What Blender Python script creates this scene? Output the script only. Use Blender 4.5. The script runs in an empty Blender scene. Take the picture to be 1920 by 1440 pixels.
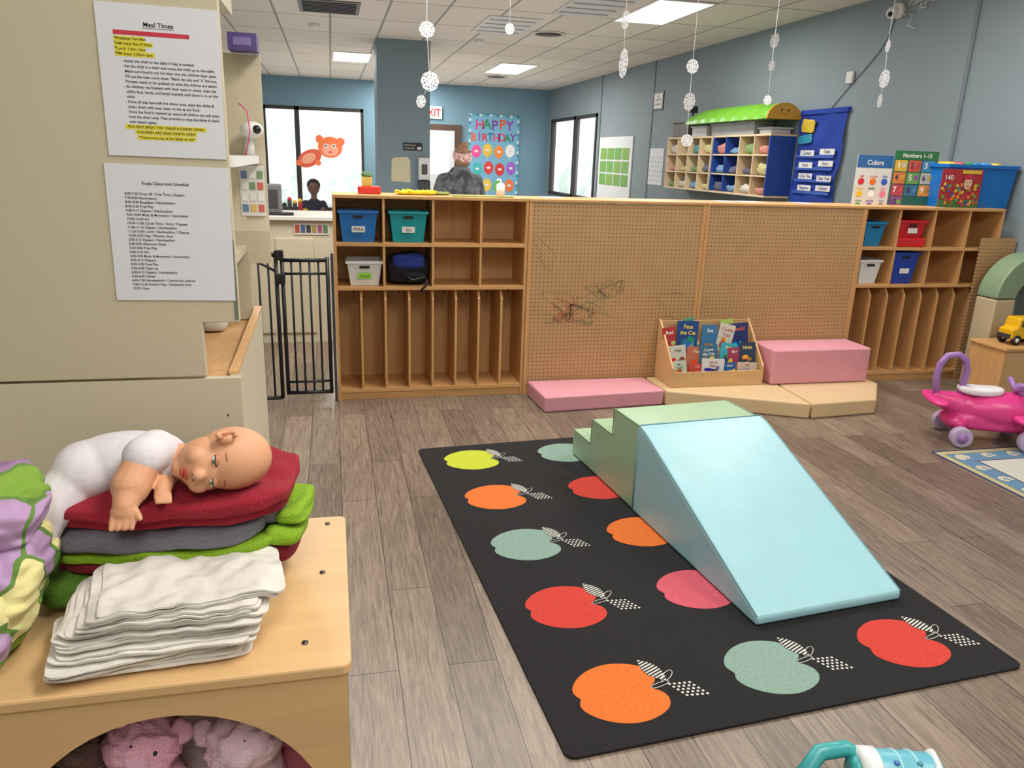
import bpy, math, random
from mathutils import Vector, Matrix, noise, Euler
random.seed(7)
sc=bpy.context.scene
COL=bpy.context.collection
try:
    sc.view_settings.view_transform='Standard'
    sc.view_settings.exposure=0.18
    sc.view_settings.gamma=1.04
except Exception: pass

# ---------------------------------------------------------------- materials
def lin(c):
    return tuple(((x/255.)/12.92 if x/255.<=.04045 else ((x/255.+.055)/1.055)**2.4) for x in c)
MC={}
def mat(rgb,rough=.55,kind='plain',key=None,em=0,bump=.0,scale=30,var=.06,metal=0,alpha=1,sheen=0):
    k=(rgb,rough,kind,em,bump,scale,var,metal,alpha,sheen)
    if k in MC: return MC[k]
    m=bpy.data.materials.new(kind+'_%02x%02x%02x'%rgb); m.use_nodes=True
    nt=m.node_tree; b=nt.nodes['Principled BSDF']; c=lin(rgb)
    b.inputs['Roughness'].default_value=rough; b.inputs['Metallic'].default_value=metal
    tc=nt.nodes.new('ShaderNodeTexCoord'); mp=nt.nodes.new('ShaderNodeMapping'); nz=nt.nodes.new('ShaderNodeTexNoise')
    nt.links.new(tc.outputs['Object'],mp.inputs[0]); nt.links.new(mp.outputs[0],nz.inputs[0])
    nz.inputs['Scale'].default_value=scale; nz.inputs['Detail'].default_value=4
    if kind=='wood':
        mp.inputs['Scale'].default_value=(1.2,1.2,.12); nz.inputs['Distortion'].default_value=1.0
    if kind=='woodx':
        mp.inputs['Scale'].default_value=(.12,1.2,1.2); nz.inputs['Distortion'].default_value=1.0
    mx=nt.nodes.new('ShaderNodeMix'); mx.data_type='RGBA'
    mx.inputs[6].default_value=tuple(max(0,x*(1-var*2)) for x in c)+(1,)
    mx.inputs[7].default_value=tuple(min(1,x*(1+var*2)) for x in c)+(1,)
    nt.links.new(nz.outputs[0],mx.inputs[0]); nt.links.new(mx.outputs[2],b.inputs['Base Color'])
    if em:
        b.inputs['Emission Color'].default_value=c+(1,); b.inputs['Emission Strength'].default_value=em
    if bump:
        bp=nt.nodes.new('ShaderNodeBump'); bp.inputs['Strength'].default_value=bump; bp.inputs['Distance'].default_value=.01
        nt.links.new(nz.outputs[0],bp.inputs['Height']); nt.links.new(bp.outputs[0],b.inputs['Normal'])
    if alpha<1: b.inputs['Alpha'].default_value=alpha
    MC[k]=m; return m
def plain(*rgb,**k): return mat(tuple(rgb),**k)
def cloth(*rgb,**k):
    k.setdefault('rough',.95);k.setdefault('bump',.35);k.setdefault('scale',260);k.setdefault('var',.12)
    return mat(tuple(rgb),kind='cloth',**k)
def vinyl(*rgb): return mat(tuple(rgb),kind='vinyl',rough=.38,bump=.25,scale=7,var=.035)
def plastic(*rgb): return mat(tuple(rgb),kind='plastic',rough=.35,var=.02)
WOOD=mat((204,154,98),rough=.5,kind='wood',scale=22,var=.13)
WOODX=mat((204,154,98),rough=.5,kind='woodx',scale=22,var=.13)
WOODD=mat((186,136,82),rough=.55,kind='wood',scale=20,var=.12)
BIRCH=mat((208,167,116),rough=.5,kind='woodx',scale=18,var=.10)
CREAM=mat((194,184,156),rough=.6,kind='laminate',scale=3,var=.02)
CREAM2=mat((202,193,167),rough=.6,kind='laminate',scale=3,var=.02)
WHITE=plain(226,226,222); PAPER=plain(216,219,224,rough=.8,var=.01)
BLACK=plain(18,18,20,rough=.4); INK=plain(36,36,40,rough=.9)

def nodemat(name):
    m=bpy.data.materials.new(name); m.use_nodes=True; nt=m.node_tree
    return m,nt,nt.nodes['Principled BSDF']
def floor_mat():
    m,nt,b=nodemat('floor_planks'); N=nt.nodes.new; L=nt.links.new
    tc=N('ShaderNodeTexCoord'); sp=N('ShaderNodeSeparateXYZ'); cb=N('ShaderNodeCombineXYZ')
    L(tc.outputs['Object'],sp.inputs[0]); L(sp.outputs[1],cb.inputs[0]); L(sp.outputs[0],cb.inputs[1])
    br=N('ShaderNodeTexBrick'); L(cb.outputs[0],br.inputs[0])
    br.inputs['Color1'].default_value=lin((146,130,114))+(1,); br.inputs['Color2'].default_value=lin((112,98,85))+(1,)
    br.inputs['Mortar'].default_value=lin((60,51,44))+(1,)
    br.inputs['Scale'].default_value=1; br.inputs['Mortar Size'].default_value=.0018; br.inputs['Mortar Smooth'].default_value=.3
    br.inputs['Brick Width'].default_value=1.22; br.inputs['Row Height'].default_value=.152; br.offset=.37; br.offset_frequency=2
    br.inputs['Bias'].default_value=0
    mp=N('ShaderNodeMapping'); mp.inputs['Scale'].default_value=(24,1.6,1); L(tc.outputs['Object'],mp.inputs[0])
    nz=N('ShaderNodeTexNoise'); nz.inputs['Scale'].default_value=3.2; nz.inputs['Detail'].default_value=10; nz.inputs['Roughness'].default_value=.76; nz.inputs['Distortion'].default_value=.9
    L(mp.outputs[0],nz.inputs[0])
    rp=N('ShaderNodeValToRGB'); rp.color_ramp.elements[0].position=.34; rp.color_ramp.elements[0].color=(.38,.36,.34,1); rp.color_ramp.elements[1].position=.62; rp.color_ramp.elements[1].color=(1.16,1.14,1.12,1)
    L(nz.outputs[0],rp.inputs[0])
    mx=N('ShaderNodeMix'); mx.data_type='RGBA'; mx.blend_type='MULTIPLY'; mx.inputs[0].default_value=1
    L(br.outputs[0],mx.inputs[6]); L(rp.outputs[0],mx.inputs[7]); L(mx.outputs[2],b.inputs['Base Color'])
    b.inputs['Roughness'].default_value=.34
    bp=N('ShaderNodeBump'); bp.inputs['Strength'].default_value=.15; bp.inputs['Distance'].default_value=.005; L(nz.outputs[0],bp.inputs['Height']); L(bp.outputs[0],b.inputs['Normal'])
    return m
def ceil_mat():
    m,nt,b=nodemat('ceiling_tiles'); N=nt.nodes.new; L=nt.links.new
    tc=N('ShaderNodeTexCoord'); mp=N('ShaderNodeMapping'); mp.inputs['Location'].default_value=(-.05,-.12,0); L(tc.outputs['Object'],mp.inputs[0])
    br=N('ShaderNodeTexBrick'); L(mp.outputs[0],br.inputs[0]); br.offset=0
    br.inputs['Color1'].default_value=lin((228,220,208))+(1,); br.inputs['Color2'].default_value=lin((218,210,198))+(1,)
    br.inputs['Mortar'].default_value=lin((154,150,142))+(1,)
    br.inputs['Scale'].default_value=1; br.inputs['Mortar Size'].default_value=.014; br.inputs['Brick Width'].default_value=.61; br.inputs['Row Height'].default_value=1.22
    L(br.outputs[0],b.inputs['Base Color']); b.inputs['Roughness'].default_value=.9
    return m
def peg_mat():
    m,nt,b=nodemat('pegboard_holes'); N=nt.nodes.new; L=nt.links.new
    tc=N('ShaderNodeTexCoord'); sc_=N('ShaderNodeVectorMath'); sc_.operation='SCALE'; sc_.inputs['Scale'].default_value=1/.0262
    L(tc.outputs['Object'],sc_.inputs[0])
    fr=N('ShaderNodeVectorMath'); fr.operation='FRACTION'; L(sc_.outputs[0],fr.inputs[0])
    sb=N('ShaderNodeVectorMath'); sb.operation='SUBTRACT'; sb.inputs[1].default_value=(.5,.5,.5); L(fr.outputs[0],sb.inputs[0])
    ml=N('ShaderNodeVectorMath'); ml.operation='MULTIPLY'; ml.inputs[1].default_value=(1,0,1); L(sb.outputs[0],ml.inputs[0])
    ln=N('ShaderNodeVectorMath'); ln.operation='LENGTH'; L(ml.outputs[0],ln.inputs[0])
    lt=N('ShaderNodeMath'); lt.operation='LESS_THAN'; lt.inputs[1].default_value=.145; L(ln.outputs['Value'],lt.inputs[0])
    nz=N('ShaderNodeTexNoise'); nz.inputs['Scale'].default_value=9; nz.inputs['Detail'].default_value=6
    L(tc.outputs['Object'],nz.inputs[0])
    m0=N('ShaderNodeMix'); m0.data_type='RGBA'; m0.inputs[6].default_value=lin((178,138,92))+(1,); m0.inputs[7].default_value=lin((194,154,106))+(1,); L(nz.outputs[0],m0.inputs[0])
    mx=N('ShaderNodeMix'); mx.data_type='RGBA'; L(lt.outputs[0],mx.inputs[0]); L(m0.outputs[2],mx.inputs[6]); mx.inputs[7].default_value=lin((84,58,36))+(1,)
    L(mx.outputs[2],b.inputs['Base Color']); b.inputs['Roughness'].default_value=.6
    return m
def blob_mat(name,cols,scale,rough=.9,line=None):
    m,nt,b=nodemat(name); N=nt.nodes.new; L=nt.links.new
    tc=N('ShaderNodeTexCoord'); nz=N('ShaderNodeTexNoise'); nz.inputs['Scale'].default_value=scale*.6
    L(tc.outputs['Object'],nz.inputs[0])
    ad=N('ShaderNodeVectorMath'); ad.operation='MULTIPLY_ADD'; q=1.6/scale; ad.inputs[1].default_value=(q,q,q); L(nz.outputs[1],ad.inputs[0]); L(tc.outputs['Object'],ad.inputs[2])
    vo=N('ShaderNodeTexVoronoi'); vo.inputs['Scale'].default_value=scale; L(ad.outputs[0],vo.inputs[0])
    sp=N('ShaderNodeSeparateColor'); L(vo.outputs['Color'],sp.inputs[0])
    rp=N('ShaderNodeValToRGB'); rp.color_ramp.interpolation='CONSTANT'
    els=rp.color_ramp.elements
    while len(els)<len(cols): els.new(.5)
    for i,c in enumerate(cols):
        els[i].position=i/len(cols); els[i].color=lin(c)+(1,)
    L(sp.outputs[0],rp.inputs[0]); out=rp.outputs[0]
    if line:
        v2=N('ShaderNodeTexVoronoi'); v2.feature='DISTANCE_TO_EDGE'; v2.inputs['Scale'].default_value=scale; L(ad.outputs[0],v2.inputs[0])
        lt=N('ShaderNodeMath'); lt.operation='LESS_THAN'; lt.inputs[1].default_value=.04; L(v2.outputs[0],lt.inputs[0])
        mx=N('ShaderNodeMix'); mx.data_type='RGBA'; L(lt.outputs[0],mx.inputs[0]); L(out,mx.inputs[6]); mx.inputs[7].default_value=lin(line)+(1,); out=mx.outputs[2]
    L(out,b.inputs['Base Color']); b.inputs['Roughness'].default_value=rough
    return m
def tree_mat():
    m=bpy.data.materials.new('foliage_daylight_glow'); m.use_nodes=True; nt=m.node_tree; N=nt.nodes.new; L=nt.links.new
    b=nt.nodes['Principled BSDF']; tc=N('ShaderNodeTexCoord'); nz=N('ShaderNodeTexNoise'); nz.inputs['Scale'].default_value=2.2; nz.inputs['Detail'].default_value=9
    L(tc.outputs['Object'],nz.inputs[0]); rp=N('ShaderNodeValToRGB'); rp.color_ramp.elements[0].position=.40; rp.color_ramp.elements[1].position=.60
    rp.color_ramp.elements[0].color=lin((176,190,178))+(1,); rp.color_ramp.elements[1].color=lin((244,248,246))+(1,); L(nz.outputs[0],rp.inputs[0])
    L(rp.outputs[0],b.inputs['Base Color']); L(rp.outputs[0],b.inputs['Emission Color']); b.inputs['Emission Strength'].default_value=.40; b.inputs['Roughness'].default_value=1  # overexposed daylight is put into the leaves as pale colour and glow
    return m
PEG=peg_mat()

# ---------------------------------------------------------------- geometry
TXT={}
def text_mesh(s,bold):
    k=(s,bold)
    if k in TXT: return TXT[k]
    cu=bpy.data.curves.new('t','FONT'); cu.body=s; cu.size=1; cu.resolution_u=3; cu.offset=.018 if bold else 0
    o=bpy.data.objects.new('t',cu); COL.objects.link(o); dg=bpy.context.evaluated_depsgraph_get(); dg.update()
    me=bpy.data.meshes.new_from_object(o.evaluated_get(dg))
    vs=[v.co.copy() for v in me.vertices]; fs=[tuple(p.vertices) for p in me.polygons]
    bpy.data.objects.remove(o); bpy.data.curves.remove(cu); bpy.data.meshes.remove(me)
    TXT[k]=(vs,fs); return TXT[k]
class G:
    def __init__(s,M=None): s.v=[];s.f=[];s.mi=[];s.sm=[];s.mats=[];s.M=M
    def add(s,vs,fs,m,smooth=False):
        o=len(s.v)
        if m not in s.mats: s.mats.append(m)
        k=s.mats.index(m)
        for p in vs:
            p=Vector(p); s.v.append(s.M@p if s.M else p)
        for f in fs: s.f.append(tuple(o+i for i in f)); s.mi.append(k); s.sm.append(smooth)
        return s
    def box(s,x0,x1,y0,y1,z0,z1,m):
        return s.add([(x0,y0,z0),(x1,y0,z0),(x1,y1,z0),(x0,y1,z0),(x0,y0,z1),(x1,y0,z1),(x1,y1,z1),(x0,y1,z1)],
          [(0,3,2,1),(4,5,6,7),(0,1,5,4),(1,2,6,5),(2,3,7,6),(3,0,4,7)],m)
    def prism(s,pts,a,b,m,axis='z',smooth=False):
        def P(p,h): return (p[0],p[1],h) if axis=='z' else ((p[0],h,p[1]) if axis=='y' else (h,p[0],p[1]))
        n=len(pts); vs=[P(p,a) for p in pts]+[P(p,b) for p in pts]
        fs=[tuple(range(n)),tuple(range(2*n-1,n-1,-1))]+[(i,n+i,n+(i+1)%n,(i+1)%n) for i in range(n)]
        return s.add(vs,fs,m,smooth)
    def poly(s,pts,m): return s.add(pts,[tuple(range(len(pts)))],m)
    def tube(s,pts,r,m,seg=10,closed=False,smooth=True):
        pts=[Vector(p) for p in pts]; n=len(pts); vs=[];fs=[]
        rs=r if isinstance(r,(list,tuple)) else [r]*n
        up=None
        for i,p in enumerate(pts):
            a=pts[(i-1)%n] if (i>0 or closed) else p; b=pts[(i+1)%n] if (i<n-1 or closed) else p
            t=(b-a).normalized()
            if up is None: up=Vector((0,0,1)) if abs(t.z)<.9 else Vector((1,0,0))
            x=t.cross(up)
            if x.length<1e-4: x=t.orthogonal()
            x.normalize(); y=x.cross(t).normalized(); up=y
            for k in range(seg):
                an=2*math.pi*k/seg; vs.append(p+(x*math.cos(an)+y*math.sin(an))*rs[i])
        R=n if closed else n-1
        for i in range(R):
            j=(i+1)%n
            for k in range(seg): fs.append((i*seg+k,i*seg+(k+1)%seg,j*seg+(k+1)%seg,j*seg+k))
        if not closed:
            fs.append(tuple(range(seg-1,-1,-1))); fs.append(tuple((n-1)*seg+k for k in range(seg)))
        return s.add(vs,fs,m,smooth)
    def ell(s,c,r,m,seg=20,rings=12,rot=None):
        if not isinstance(r,(tuple,list)): r=(r,r,r)
        vs=[];fs=[];c=Vector(c); R=Euler(rot).to_matrix() if rot else None
        def put(q):
            q=Vector((q[0]*r[0],q[1]*r[1],q[2]*r[2]))
            if R: q=R@q
            vs.append(c+q)
        put((0,0,-1))
        for i in range(1,rings):
            a=-math.pi/2+math.pi*i/rings
            for k in range(seg):
                b=2*math.pi*k/seg; put((math.cos(a)*math.cos(b),math.cos(a)*math.sin(b),math.sin(a)))
        put((0,0,1)); n=len(vs)-1
        for k in range(seg):
            fs.append((0,1+(k+1)%seg,1+k)); fs.append((n,n-seg+k,n-seg+(k+1)%seg))
        for i in range(rings-2):
            for k in range(seg):
                a=1+i*seg; fs.append((a+k,a+(k+1)%seg,a+seg+(k+1)%seg,a+seg+k))
        return s.add(vs,fs,m,True)
    def cap(s,a,b,r0,r1,m,seg=14):
        s.ell(a,r0,m,seg,8); s.ell(b,r1,m,seg,8); return s.tube([a,b],[r0,r1],m,seg)
    def soft(s,c,h,m,n=6,cuts=12,amp=.0,freq=8,rz=0,seed=0,rot=None,sag=None,wave=None):
        idx={};vs=[];fs=[]
        R=Euler(rot or (0,0,rz)).to_matrix(); c=Vector(c)
        def vid(p):
            k=tuple(round(x,5) for x in p)
            if k in idx: return idx[k]
            q=Vector(p); L_=(abs(q.x)**n+abs(q.y)**n+abs(q.z)**n)**(1./n); q=q/L_
            w=Vector((q.x*h[0],q.y*h[1],q.z*h[2]))
            if amp:
                nn=noise.noise(Vector((w.x*freq+seed*3.1,w.y*freq,w.z*freq*2.5+seed)))
                n2=noise.noise(Vector((w.x*freq*2.7+seed,w.y*freq*2.7+5,w.z*freq*5)))
                w+=Vector((q.x*.6,q.y*.6,q.z*.5+.5))*(nn*amp+n2*amp*.45)
            if sag: w.z-=sag*(q.x*q.x if q.x>0 else q.x*q.x*.6)
            w=c+R@w
            if wave: w.z+=wave[0]*(noise.noise(Vector((w.x*wave[1],w.y*wave[1],1.3)))+.4*noise.noise(Vector((w.x*wave[1]*3,w.y*wave[1]*3,4.3))))
            idx[k]=len(vs); vs.append(w); return idx[k]
        st=[-1+2.*i/cuts for i in range(cuts+1)]
        for ax in range(3):
            for sg in (-1,1):
                for i in range(cuts):
                    for j in range(cuts):
                        q=[]
                        for (a,b) in ((i,j),(i+1,j),(i+1,j+1),(i,j+1)):
                            p=[0,0,0]; p[ax]=sg; p[(ax+1)%3]=st[a]; p[(ax+2)%3]=st[b]; q.append(vid(p))
                        if sg<0: q.reverse()
                        fs.append(tuple(q))
        return s.add(vs,fs,m,True)
    def disc(s,c,rx,ry,right,up,m,seg=24,ang=0):
        c=Vector(c);right=Vector(right);up=Vector(up);ca,sa=math.cos(ang),math.sin(ang)
        pts=[]
        for k in range(seg):
            a=2*math.pi*k/seg; x=rx*math.cos(a);y=ry*math.sin(a); pts.append(c+right*(x*ca-y*sa)+up*(x*sa+y*ca))
        return s.poly(pts,m)
    def text(s,t,o,right,up,h,m,bold=False,align='l',maxw=None):
        vs,fs=text_mesh(t,bold)
        if not vs: return s
        o=Vector(o);right=Vector(right);up=Vector(up)
        w=max(v.x for v in vs); k=h/.72; kx=k
        if maxw and w*k>maxw: kx=maxw/w
        sh=0 if align=='l' else (w*kx/2 if align=='c' else w*kx)
        return s.add([o+right*(v.x*kx-sh)+up*(v.y*k) for v in vs],fs,m)
def fin(g,name,parent=None,label=None,cat=None,kind=None,group=None,origin=None,bevel=0,seg=2,sub=0,remesh=0,smooth=0):
    if origin is None:
        if parent is not None: origin=parent['_o']
        else:
            xs=[v.x for v in g.v];ys=[v.y for v in g.v];zs=[v.z for v in g.v]
            origin=((min(xs)+max(xs))/2,(min(ys)+max(ys))/2,min(zs))
    O=Vector(origin)
    me=bpy.data.meshes.new(name); me.from_pydata([v-O for v in g.v],[],g.f); 
    for m in g.mats: me.materials.append(m)
    me.polygons.foreach_set('material_index',g.mi); me.polygons.foreach_set('use_smooth',g.sm); me.update()
    o=bpy.data.objects.new(name,me); COL.objects.link(o)
    if parent is not None:
        o.parent=parent; o.location=(0,0,0)
    else: o.location=O
    o['_o']=tuple(O)
    if label:o['label']=label
    if cat:o['category']=cat
    if kind:o['kind']=kind
    if group:o['group']=group
    if remesh:
        r=o.modifiers.new('r','REMESH'); r.mode='VOXEL'; r.voxel_size=remesh; r.use_smooth_shade=True
    if smooth:
        r=o.modifiers.new('s','SMOOTH'); r.iterations=smooth; r.factor=.5
    if bevel:
        b=o.modifiers.new('b','BEVEL'); b.width=bevel; b.segments=seg; b.limit_method='ANGLE'; b.angle_limit=math.radians(40)
    if sub:
        b=o.modifiers.new('ss','SUBSURF'); b.levels=sub; b.render_levels=sub
    return o
def root(name,loc,label,cat,group=None,kind=None):
    e=bpy.data.objects.new(name,None); e.empty_display_size=.05; COL.objects.link(e); e.location=loc; e['_o']=tuple(loc)
    e['label']=label; e['category']=cat
    if group:e['group']=group
    if kind:e['kind']=kind
    return e
X=(1,0,0);Y=(0,1,0);Z=(0,0,1);NY=(0,-1,0)
def struct(g,name,label=None,**k): return fin(g,name,kind='structure',label=label,**k)

# ---------------------------------------------------------------- room shell
XR=4.88;YB=17.7;XL=-4.0;YF=-1.6;ZC=3.0
WR=mat((124,138,145),rough=.7,kind='wallpaint',scale=2,var=.04); WB=mat((110,145,164),rough=.7,kind='wallpaint',scale=2,var=.03)
COLM=mat((118,137,147),rough=.7,kind='wallpaint',scale=2,var=.04)
g=G().box(XL-.1,XR+.1,YF-.1,YB+.1,-.1,0,floor_mat()); struct(g,'floor',origin=(0,0,0))
g=G().box(XL-.1,XR+.1,YF-.1,YB+.1,ZC,ZC+.1,ceil_mat()); struct(g,'ceiling',origin=(0,0,0))
g=G().box(XL-.1,XL,YF,YB,0,ZC,WB); struct(g,'wall_left')
g=G().box(XL-.1,XR+.1,YF-.1,YF,0,ZC,plain(200,200,192)); struct(g,'wall_front')
g=G(); wy0,wy1,wz0,wz1=14.3,17.45,.75,2.36
g.box(XR,XR+.1,YF,wy0,0,ZC,WR).box(XR,XR+.1,wy1,YB+.1,0,ZC,WR).box(XR,XR+.1,wy0,wy1,0,wz0,WR).box(XR,XR+.1,wy0,wy1,wz1,ZC,WR)
struct(g,'wall_right')
bx0,bx1,bz0,bz1=-1.36,.72,.26,2.41
g=G(); g.box(XL,bx0,YB,YB+.1,0,ZC,WB).box(bx1,XR,YB,YB+.1,0,ZC,WB).box(bx0,bx1,YB,YB+.1,0,bz0,WB).box(bx0,bx1,YB,YB+.1,bz1,ZC,WB)
struct(g,'wall_back')
DARK=plain(42,38,36,rough=.5)
GL=mat((235,245,250),rough=.05,kind='glass',alpha=.10)
g=G()
for a,b in ((bx0,bx0+.06),(-.72,-.62),(bx1-.06,bx1)): g.box(a,b,YB-.02,YB+.08,bz0,bz1,DARK)
g.box(bx0,bx1,YB-.02,YB+.08,bz1-.07,bz1,DARK).box(bx0,bx1,YB-.02,YB+.08,bz0,bz0+.07,DARK)
g.box(bx0,bx1,YB+.03,YB+.035,bz0,bz1,GL); struct(g,'window_1')
g=G()
for a,b in ((wy0,wy0+.09),(15.62,15.75),(wy1-.09,wy1)): g.box(XR-.02,XR+.08,a,b,wz0,wz1,DARK)
g.box(XR-.02,XR+.08,wy0,wy1,wz1-.06,wz1,DARK).box(XR-.02,XR+.08,wy0,wy1,wz0,wz0+.07,DARK)
g.box(XR+.03,XR+.035,wy0,wy1,wz0,wz1,GL); struct(g,'window_2')
g=G().box(.65,1.38,11.3,12.0,0,ZC,COLM); struct(g,'wall_column')
BROWN=plain(78,56,44)
g=G().box(1.86,2.86,YB-.05,YB-.0,0,2.17,BROWN); 
g.box(1.98,2.70,YB-.07,YB-.05,0,2.04,plain(204,210,212)).box(2.1,2.58,YB-.075,YB-.07,1.1,1.9,plain(240,246,250,em=.6)); struct(g,'door_1')
for i,y in enumerate((5.47,11.72,14.15)):
    g=G().box(XR-.012,XR,y-.02,y+.02,0,ZC,plain(102,114,121)); struct(g,'trim_%d'%(i+1))
g=G().box(XR-.015,XR,5.2,YB,0,.1,plain(70,74,78)); struct(g,'baseboard_right')
g=G().box(bx1,1.86,YB-.015,YB,0,.1,plain(70,74,78)).box(2.86,XR-.02,YB-.015,YB,0,.1,plain(70,74,78)); struct(g,'baseboard_back')
TM=tree_mat()
g=G()
for i in range(30):
    g.ell((-8+i*.55+random.uniform(-.2,.2),24+random.uniform(-.5,.5),random.uniform(.4,1.3)),(random.uniform(.5,.9),.8,random.uniform(.9,1.6)),TM,14,10)
for i in range(24):
    g.ell((10+random.uniform(-.3,.3),9+i*.75,random.uniform(.4,1.1)),(.8,random.uniform(.5,.9),random.uniform(.8,1.4)),TM,14,10)
fin(g,'shrubbery',label='pale self-lit shrubs and trees outside the windows',cat='trees',kind='stuff')
g=G().box(-14,14,17.9,30,-.3,-.1,plain(200,205,200)).box(5.1,14,5,17.9,-.3,-.1,plain(200,205,200)); fin(g,'outdoor_ground',label='bright pale ground outside the building windows',cat='ground',kind='structure')
g=G()
for i in range(20): g.box(7.4,7.43,9+i*.5,9.03+i*.5,-.1,1.25,DARK)
g.box(7.4,7.43,9,19,1.2,1.24,DARK).box(7.4,7.43,9,19,.1,.14,DARK); fin(g,'metal_fence',label='dark metal fence outside the side window',cat='fence')

LITE=plain(255,252,246,em=2.8)
def panel(x0,x1,y0,y1,P=50,vis=True):
    r=root('ceiling_light',((x0+x1)/2,(y0+y1)/2,ZC-.025),'bright rectangular recessed ceiling light panel','ceiling light',group='ceiling light panels')
    g=G().box(x0+.02,x1-.02,y0+.02,y1-.02,ZC-.012,ZC-.008,LITE); fin(g,'diffuser',r)
    g=G()
    for q in ((x0,x1,y0,y0+.02),(x0,x1,y1-.02,y1),(x0,x0+.02,y0+.02,y1-.02),(x1-.02,x1,y0+.02,y1-.02)): g.box(*q,ZC-.014,ZC-.001,WHITE)
    fin(g,'light_frame',r)
    l=bpy.data.lights.new('lamp','AREA'); l.shape='RECTANGLE'; l.size=x1-x0-.06; l.size_y=y1-y0-.06; l.energy=P; l.color=(1,.965,.91)
    o=bpy.data.objects.new('lamp',l); COL.objects.link(o); o.location=((x0+x1)/2,(y0+y1)/2,ZC-.03)
panel(3.08,3.68,7.46,8.74); panel(.08,.69,13.05,14.3,80); panel(2.78,3.42,13.2,14.75,80)
panel(-.9,-.3,4.6,5.8,40); panel(3.10,3.71,3.84,5.06,38); panel(.66,1.27,3.84,5.06,46); panel(3.1,3.71,.18,1.40,40); panel(.66,1.27,.18,1.40,38); panel(-2.4,-1.8,7.5,8.72,50); panel(1.3,1.9,16.2,17.3,60); panel(-.35,.25,-1.35,-.15,24)  # last panel is an addition behind the camera, lighting the toy cabinet's front
for (x,y,z,sx,sy,P) in ((1.2,3.6,1.3,4,4,19),(1.2,9.3,.95,5,5,38),(1.0,14.6,.95,5,4,40)):  # unseen upward fill lamps, added to imitate bounced light on the ceiling
    l=bpy.data.lights.new('bounce_fill','AREA'); l.shape='RECTANGLE'; l.size=sx; l.size_y=sy; l.energy=P; l.color=(1,.96,.91)
    o=bpy.data.objects.new('bounce_fill',l); COL.objects.link(o); o.location=(x,y,z); o.rotation_euler=(math.pi,0,0)
l=bpy.data.lights.new('window_daylight','AREA'); l.shape='RECTANGLE'; l.size=2.0; l.size_y=2.0; l.energy=200; l.color=(.92,.97,1)
o=bpy.data.objects.new('window_daylight',l); COL.objects.link(o); o.location=(-.3,19.6,3.6); o.rotation_euler=(math.radians(-62),0,0)
def vent(x0,x1,y0,y1,label,m,slats,sm):
    r=root('ceiling_vent',((x0+x1)/2,(y0+y1)/2,ZC-.02),label,'vent')
    g=G().box(x0,x1,y0,y1,ZC-.012,ZC-.001,m); fin(g,'vent_plate',r)
    g=G(); n=slats
    for i in range(n):
        t=(i+.5)/n; yy=y0+.05+(y1-y0-.1)*t; g.box(x0+.04,x1-.04,yy-.012,yy+.012,ZC-.02,ZC-.012,sm)
    fin(g,'vent_slats',r)
vent(-.28,.36,8.85,9.6,'grey slatted return air grille in ceiling',plain(92,92,90),8,plain(50,50,50))
vent(1.75,2.36,9.0,10.2,'white square air diffuser in ceiling',plain(214,214,210),4,plain(170,172,172))
vent(2.34,2.95,7.5,8.6,'white square air diffuser in ceiling',plain(206,206,202),4,plain(170,172,172))
def rvent(x,y,r_):
    r=root('ceiling_vent',(x,y,ZC-.03),'round dark speaker vent in ceiling tile','vent')
    g=G().tube([(x,y,ZC-.001),(x,y,ZC-.015)],[r_,r_*.95],plain(205,200,190),24); fin(g,'vent_ring',r)
    g=G().tube([(x,y,ZC-.0155),(x,y,ZC-.022)],[r_*.75,r_*.3],plain(60,48,40),24); fin(g,'vent_cone',r)
rvent(2.68,9.95,.22); rvent(3.15,15.4,.22)
for x,y in ((-.14,10.5),(1.98,10.9)):
    g=G().tube([(x,y,ZC),(x,y,ZC-.03),(x,y,ZC-.05)],[.07,.07,.05],WHITE,20); fin(g,'smoke_detector',label='small round white ceiling smoke detector',cat='smoke detector',group='smoke detectors')

# ---------------------------------------------------------------- partition units
FY=4.70;BY=5.04;TZ=1.265
def locker_unit(x0,x1,lab):
    r=root('cubby_locker',((x0+x1)/2,(FY+BY)/2,0),lab,'storage shelf'); t=.018
    fin(G().box(x0,x1,FY-.004,BY,TZ-.02,TZ,WOODX),'top_panel',r,bevel=.003)
    for a in (x0,x1-t): fin(G().box(a,a+t,FY,BY,.0,TZ-.02,WOOD),'side_panel',r)
    fin(G().box(x0+t,x1-t,BY-.012,BY,.05,TZ-.02,mat((206,158,104),rough=.6,kind='wood',scale=14,var=.12)),'back_panel',r)
    for z in (.965,.70): fin(G().box(x0+t,x1-t,FY,BY-.012,z,z+.02,WOODX),'shelf',r)
    fin(G().box(x0+t,x1-t,FY,BY-.012,.05,.072,WOODX),'bottom_panel',r)
    fin(G().box(x0+t,x1-t,FY+.012,FY+.028,0,.05,WOODX),'base_rail',r)
    W=x1-x0
    for i in range(1,4):
        x=x0+W*i/4
        for a,b in ((.985,TZ-.02),(.72,.965)): fin(G().box(x-.007,x+.007,FY+.004,BY-.012,a,b,WOOD),'cubby_divider',r)
    for i in range(1,8):
        x=x0+t/2+(W-t)*i/8
        fin(G().prism([(FY+.045,.70),(FY+.004,.64),(FY+.004,.072),(BY-.012,.072),(BY-.012,.70)],x-.007,x+.007,WOOD,axis='x'),'locker_divider',r)
    for i in range(8):
        x=x0+t/2+(W-t)*(i+.5)/8
        fin(G().tube([(x+.035,BY-.03,.69),(x+.035,BY-.05,.66),(x+.035,BY-.045,.635),(x+.035,BY-.025,.64)],.004,plain(60,60,60),6),'coat_hook',r)
locker_unit(0,1.19,'light maple toddler cubby with eight coat lockers beside gate')
locker_unit(3.585,4.74,'light maple toddler cubby with bins against blue wall')
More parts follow.
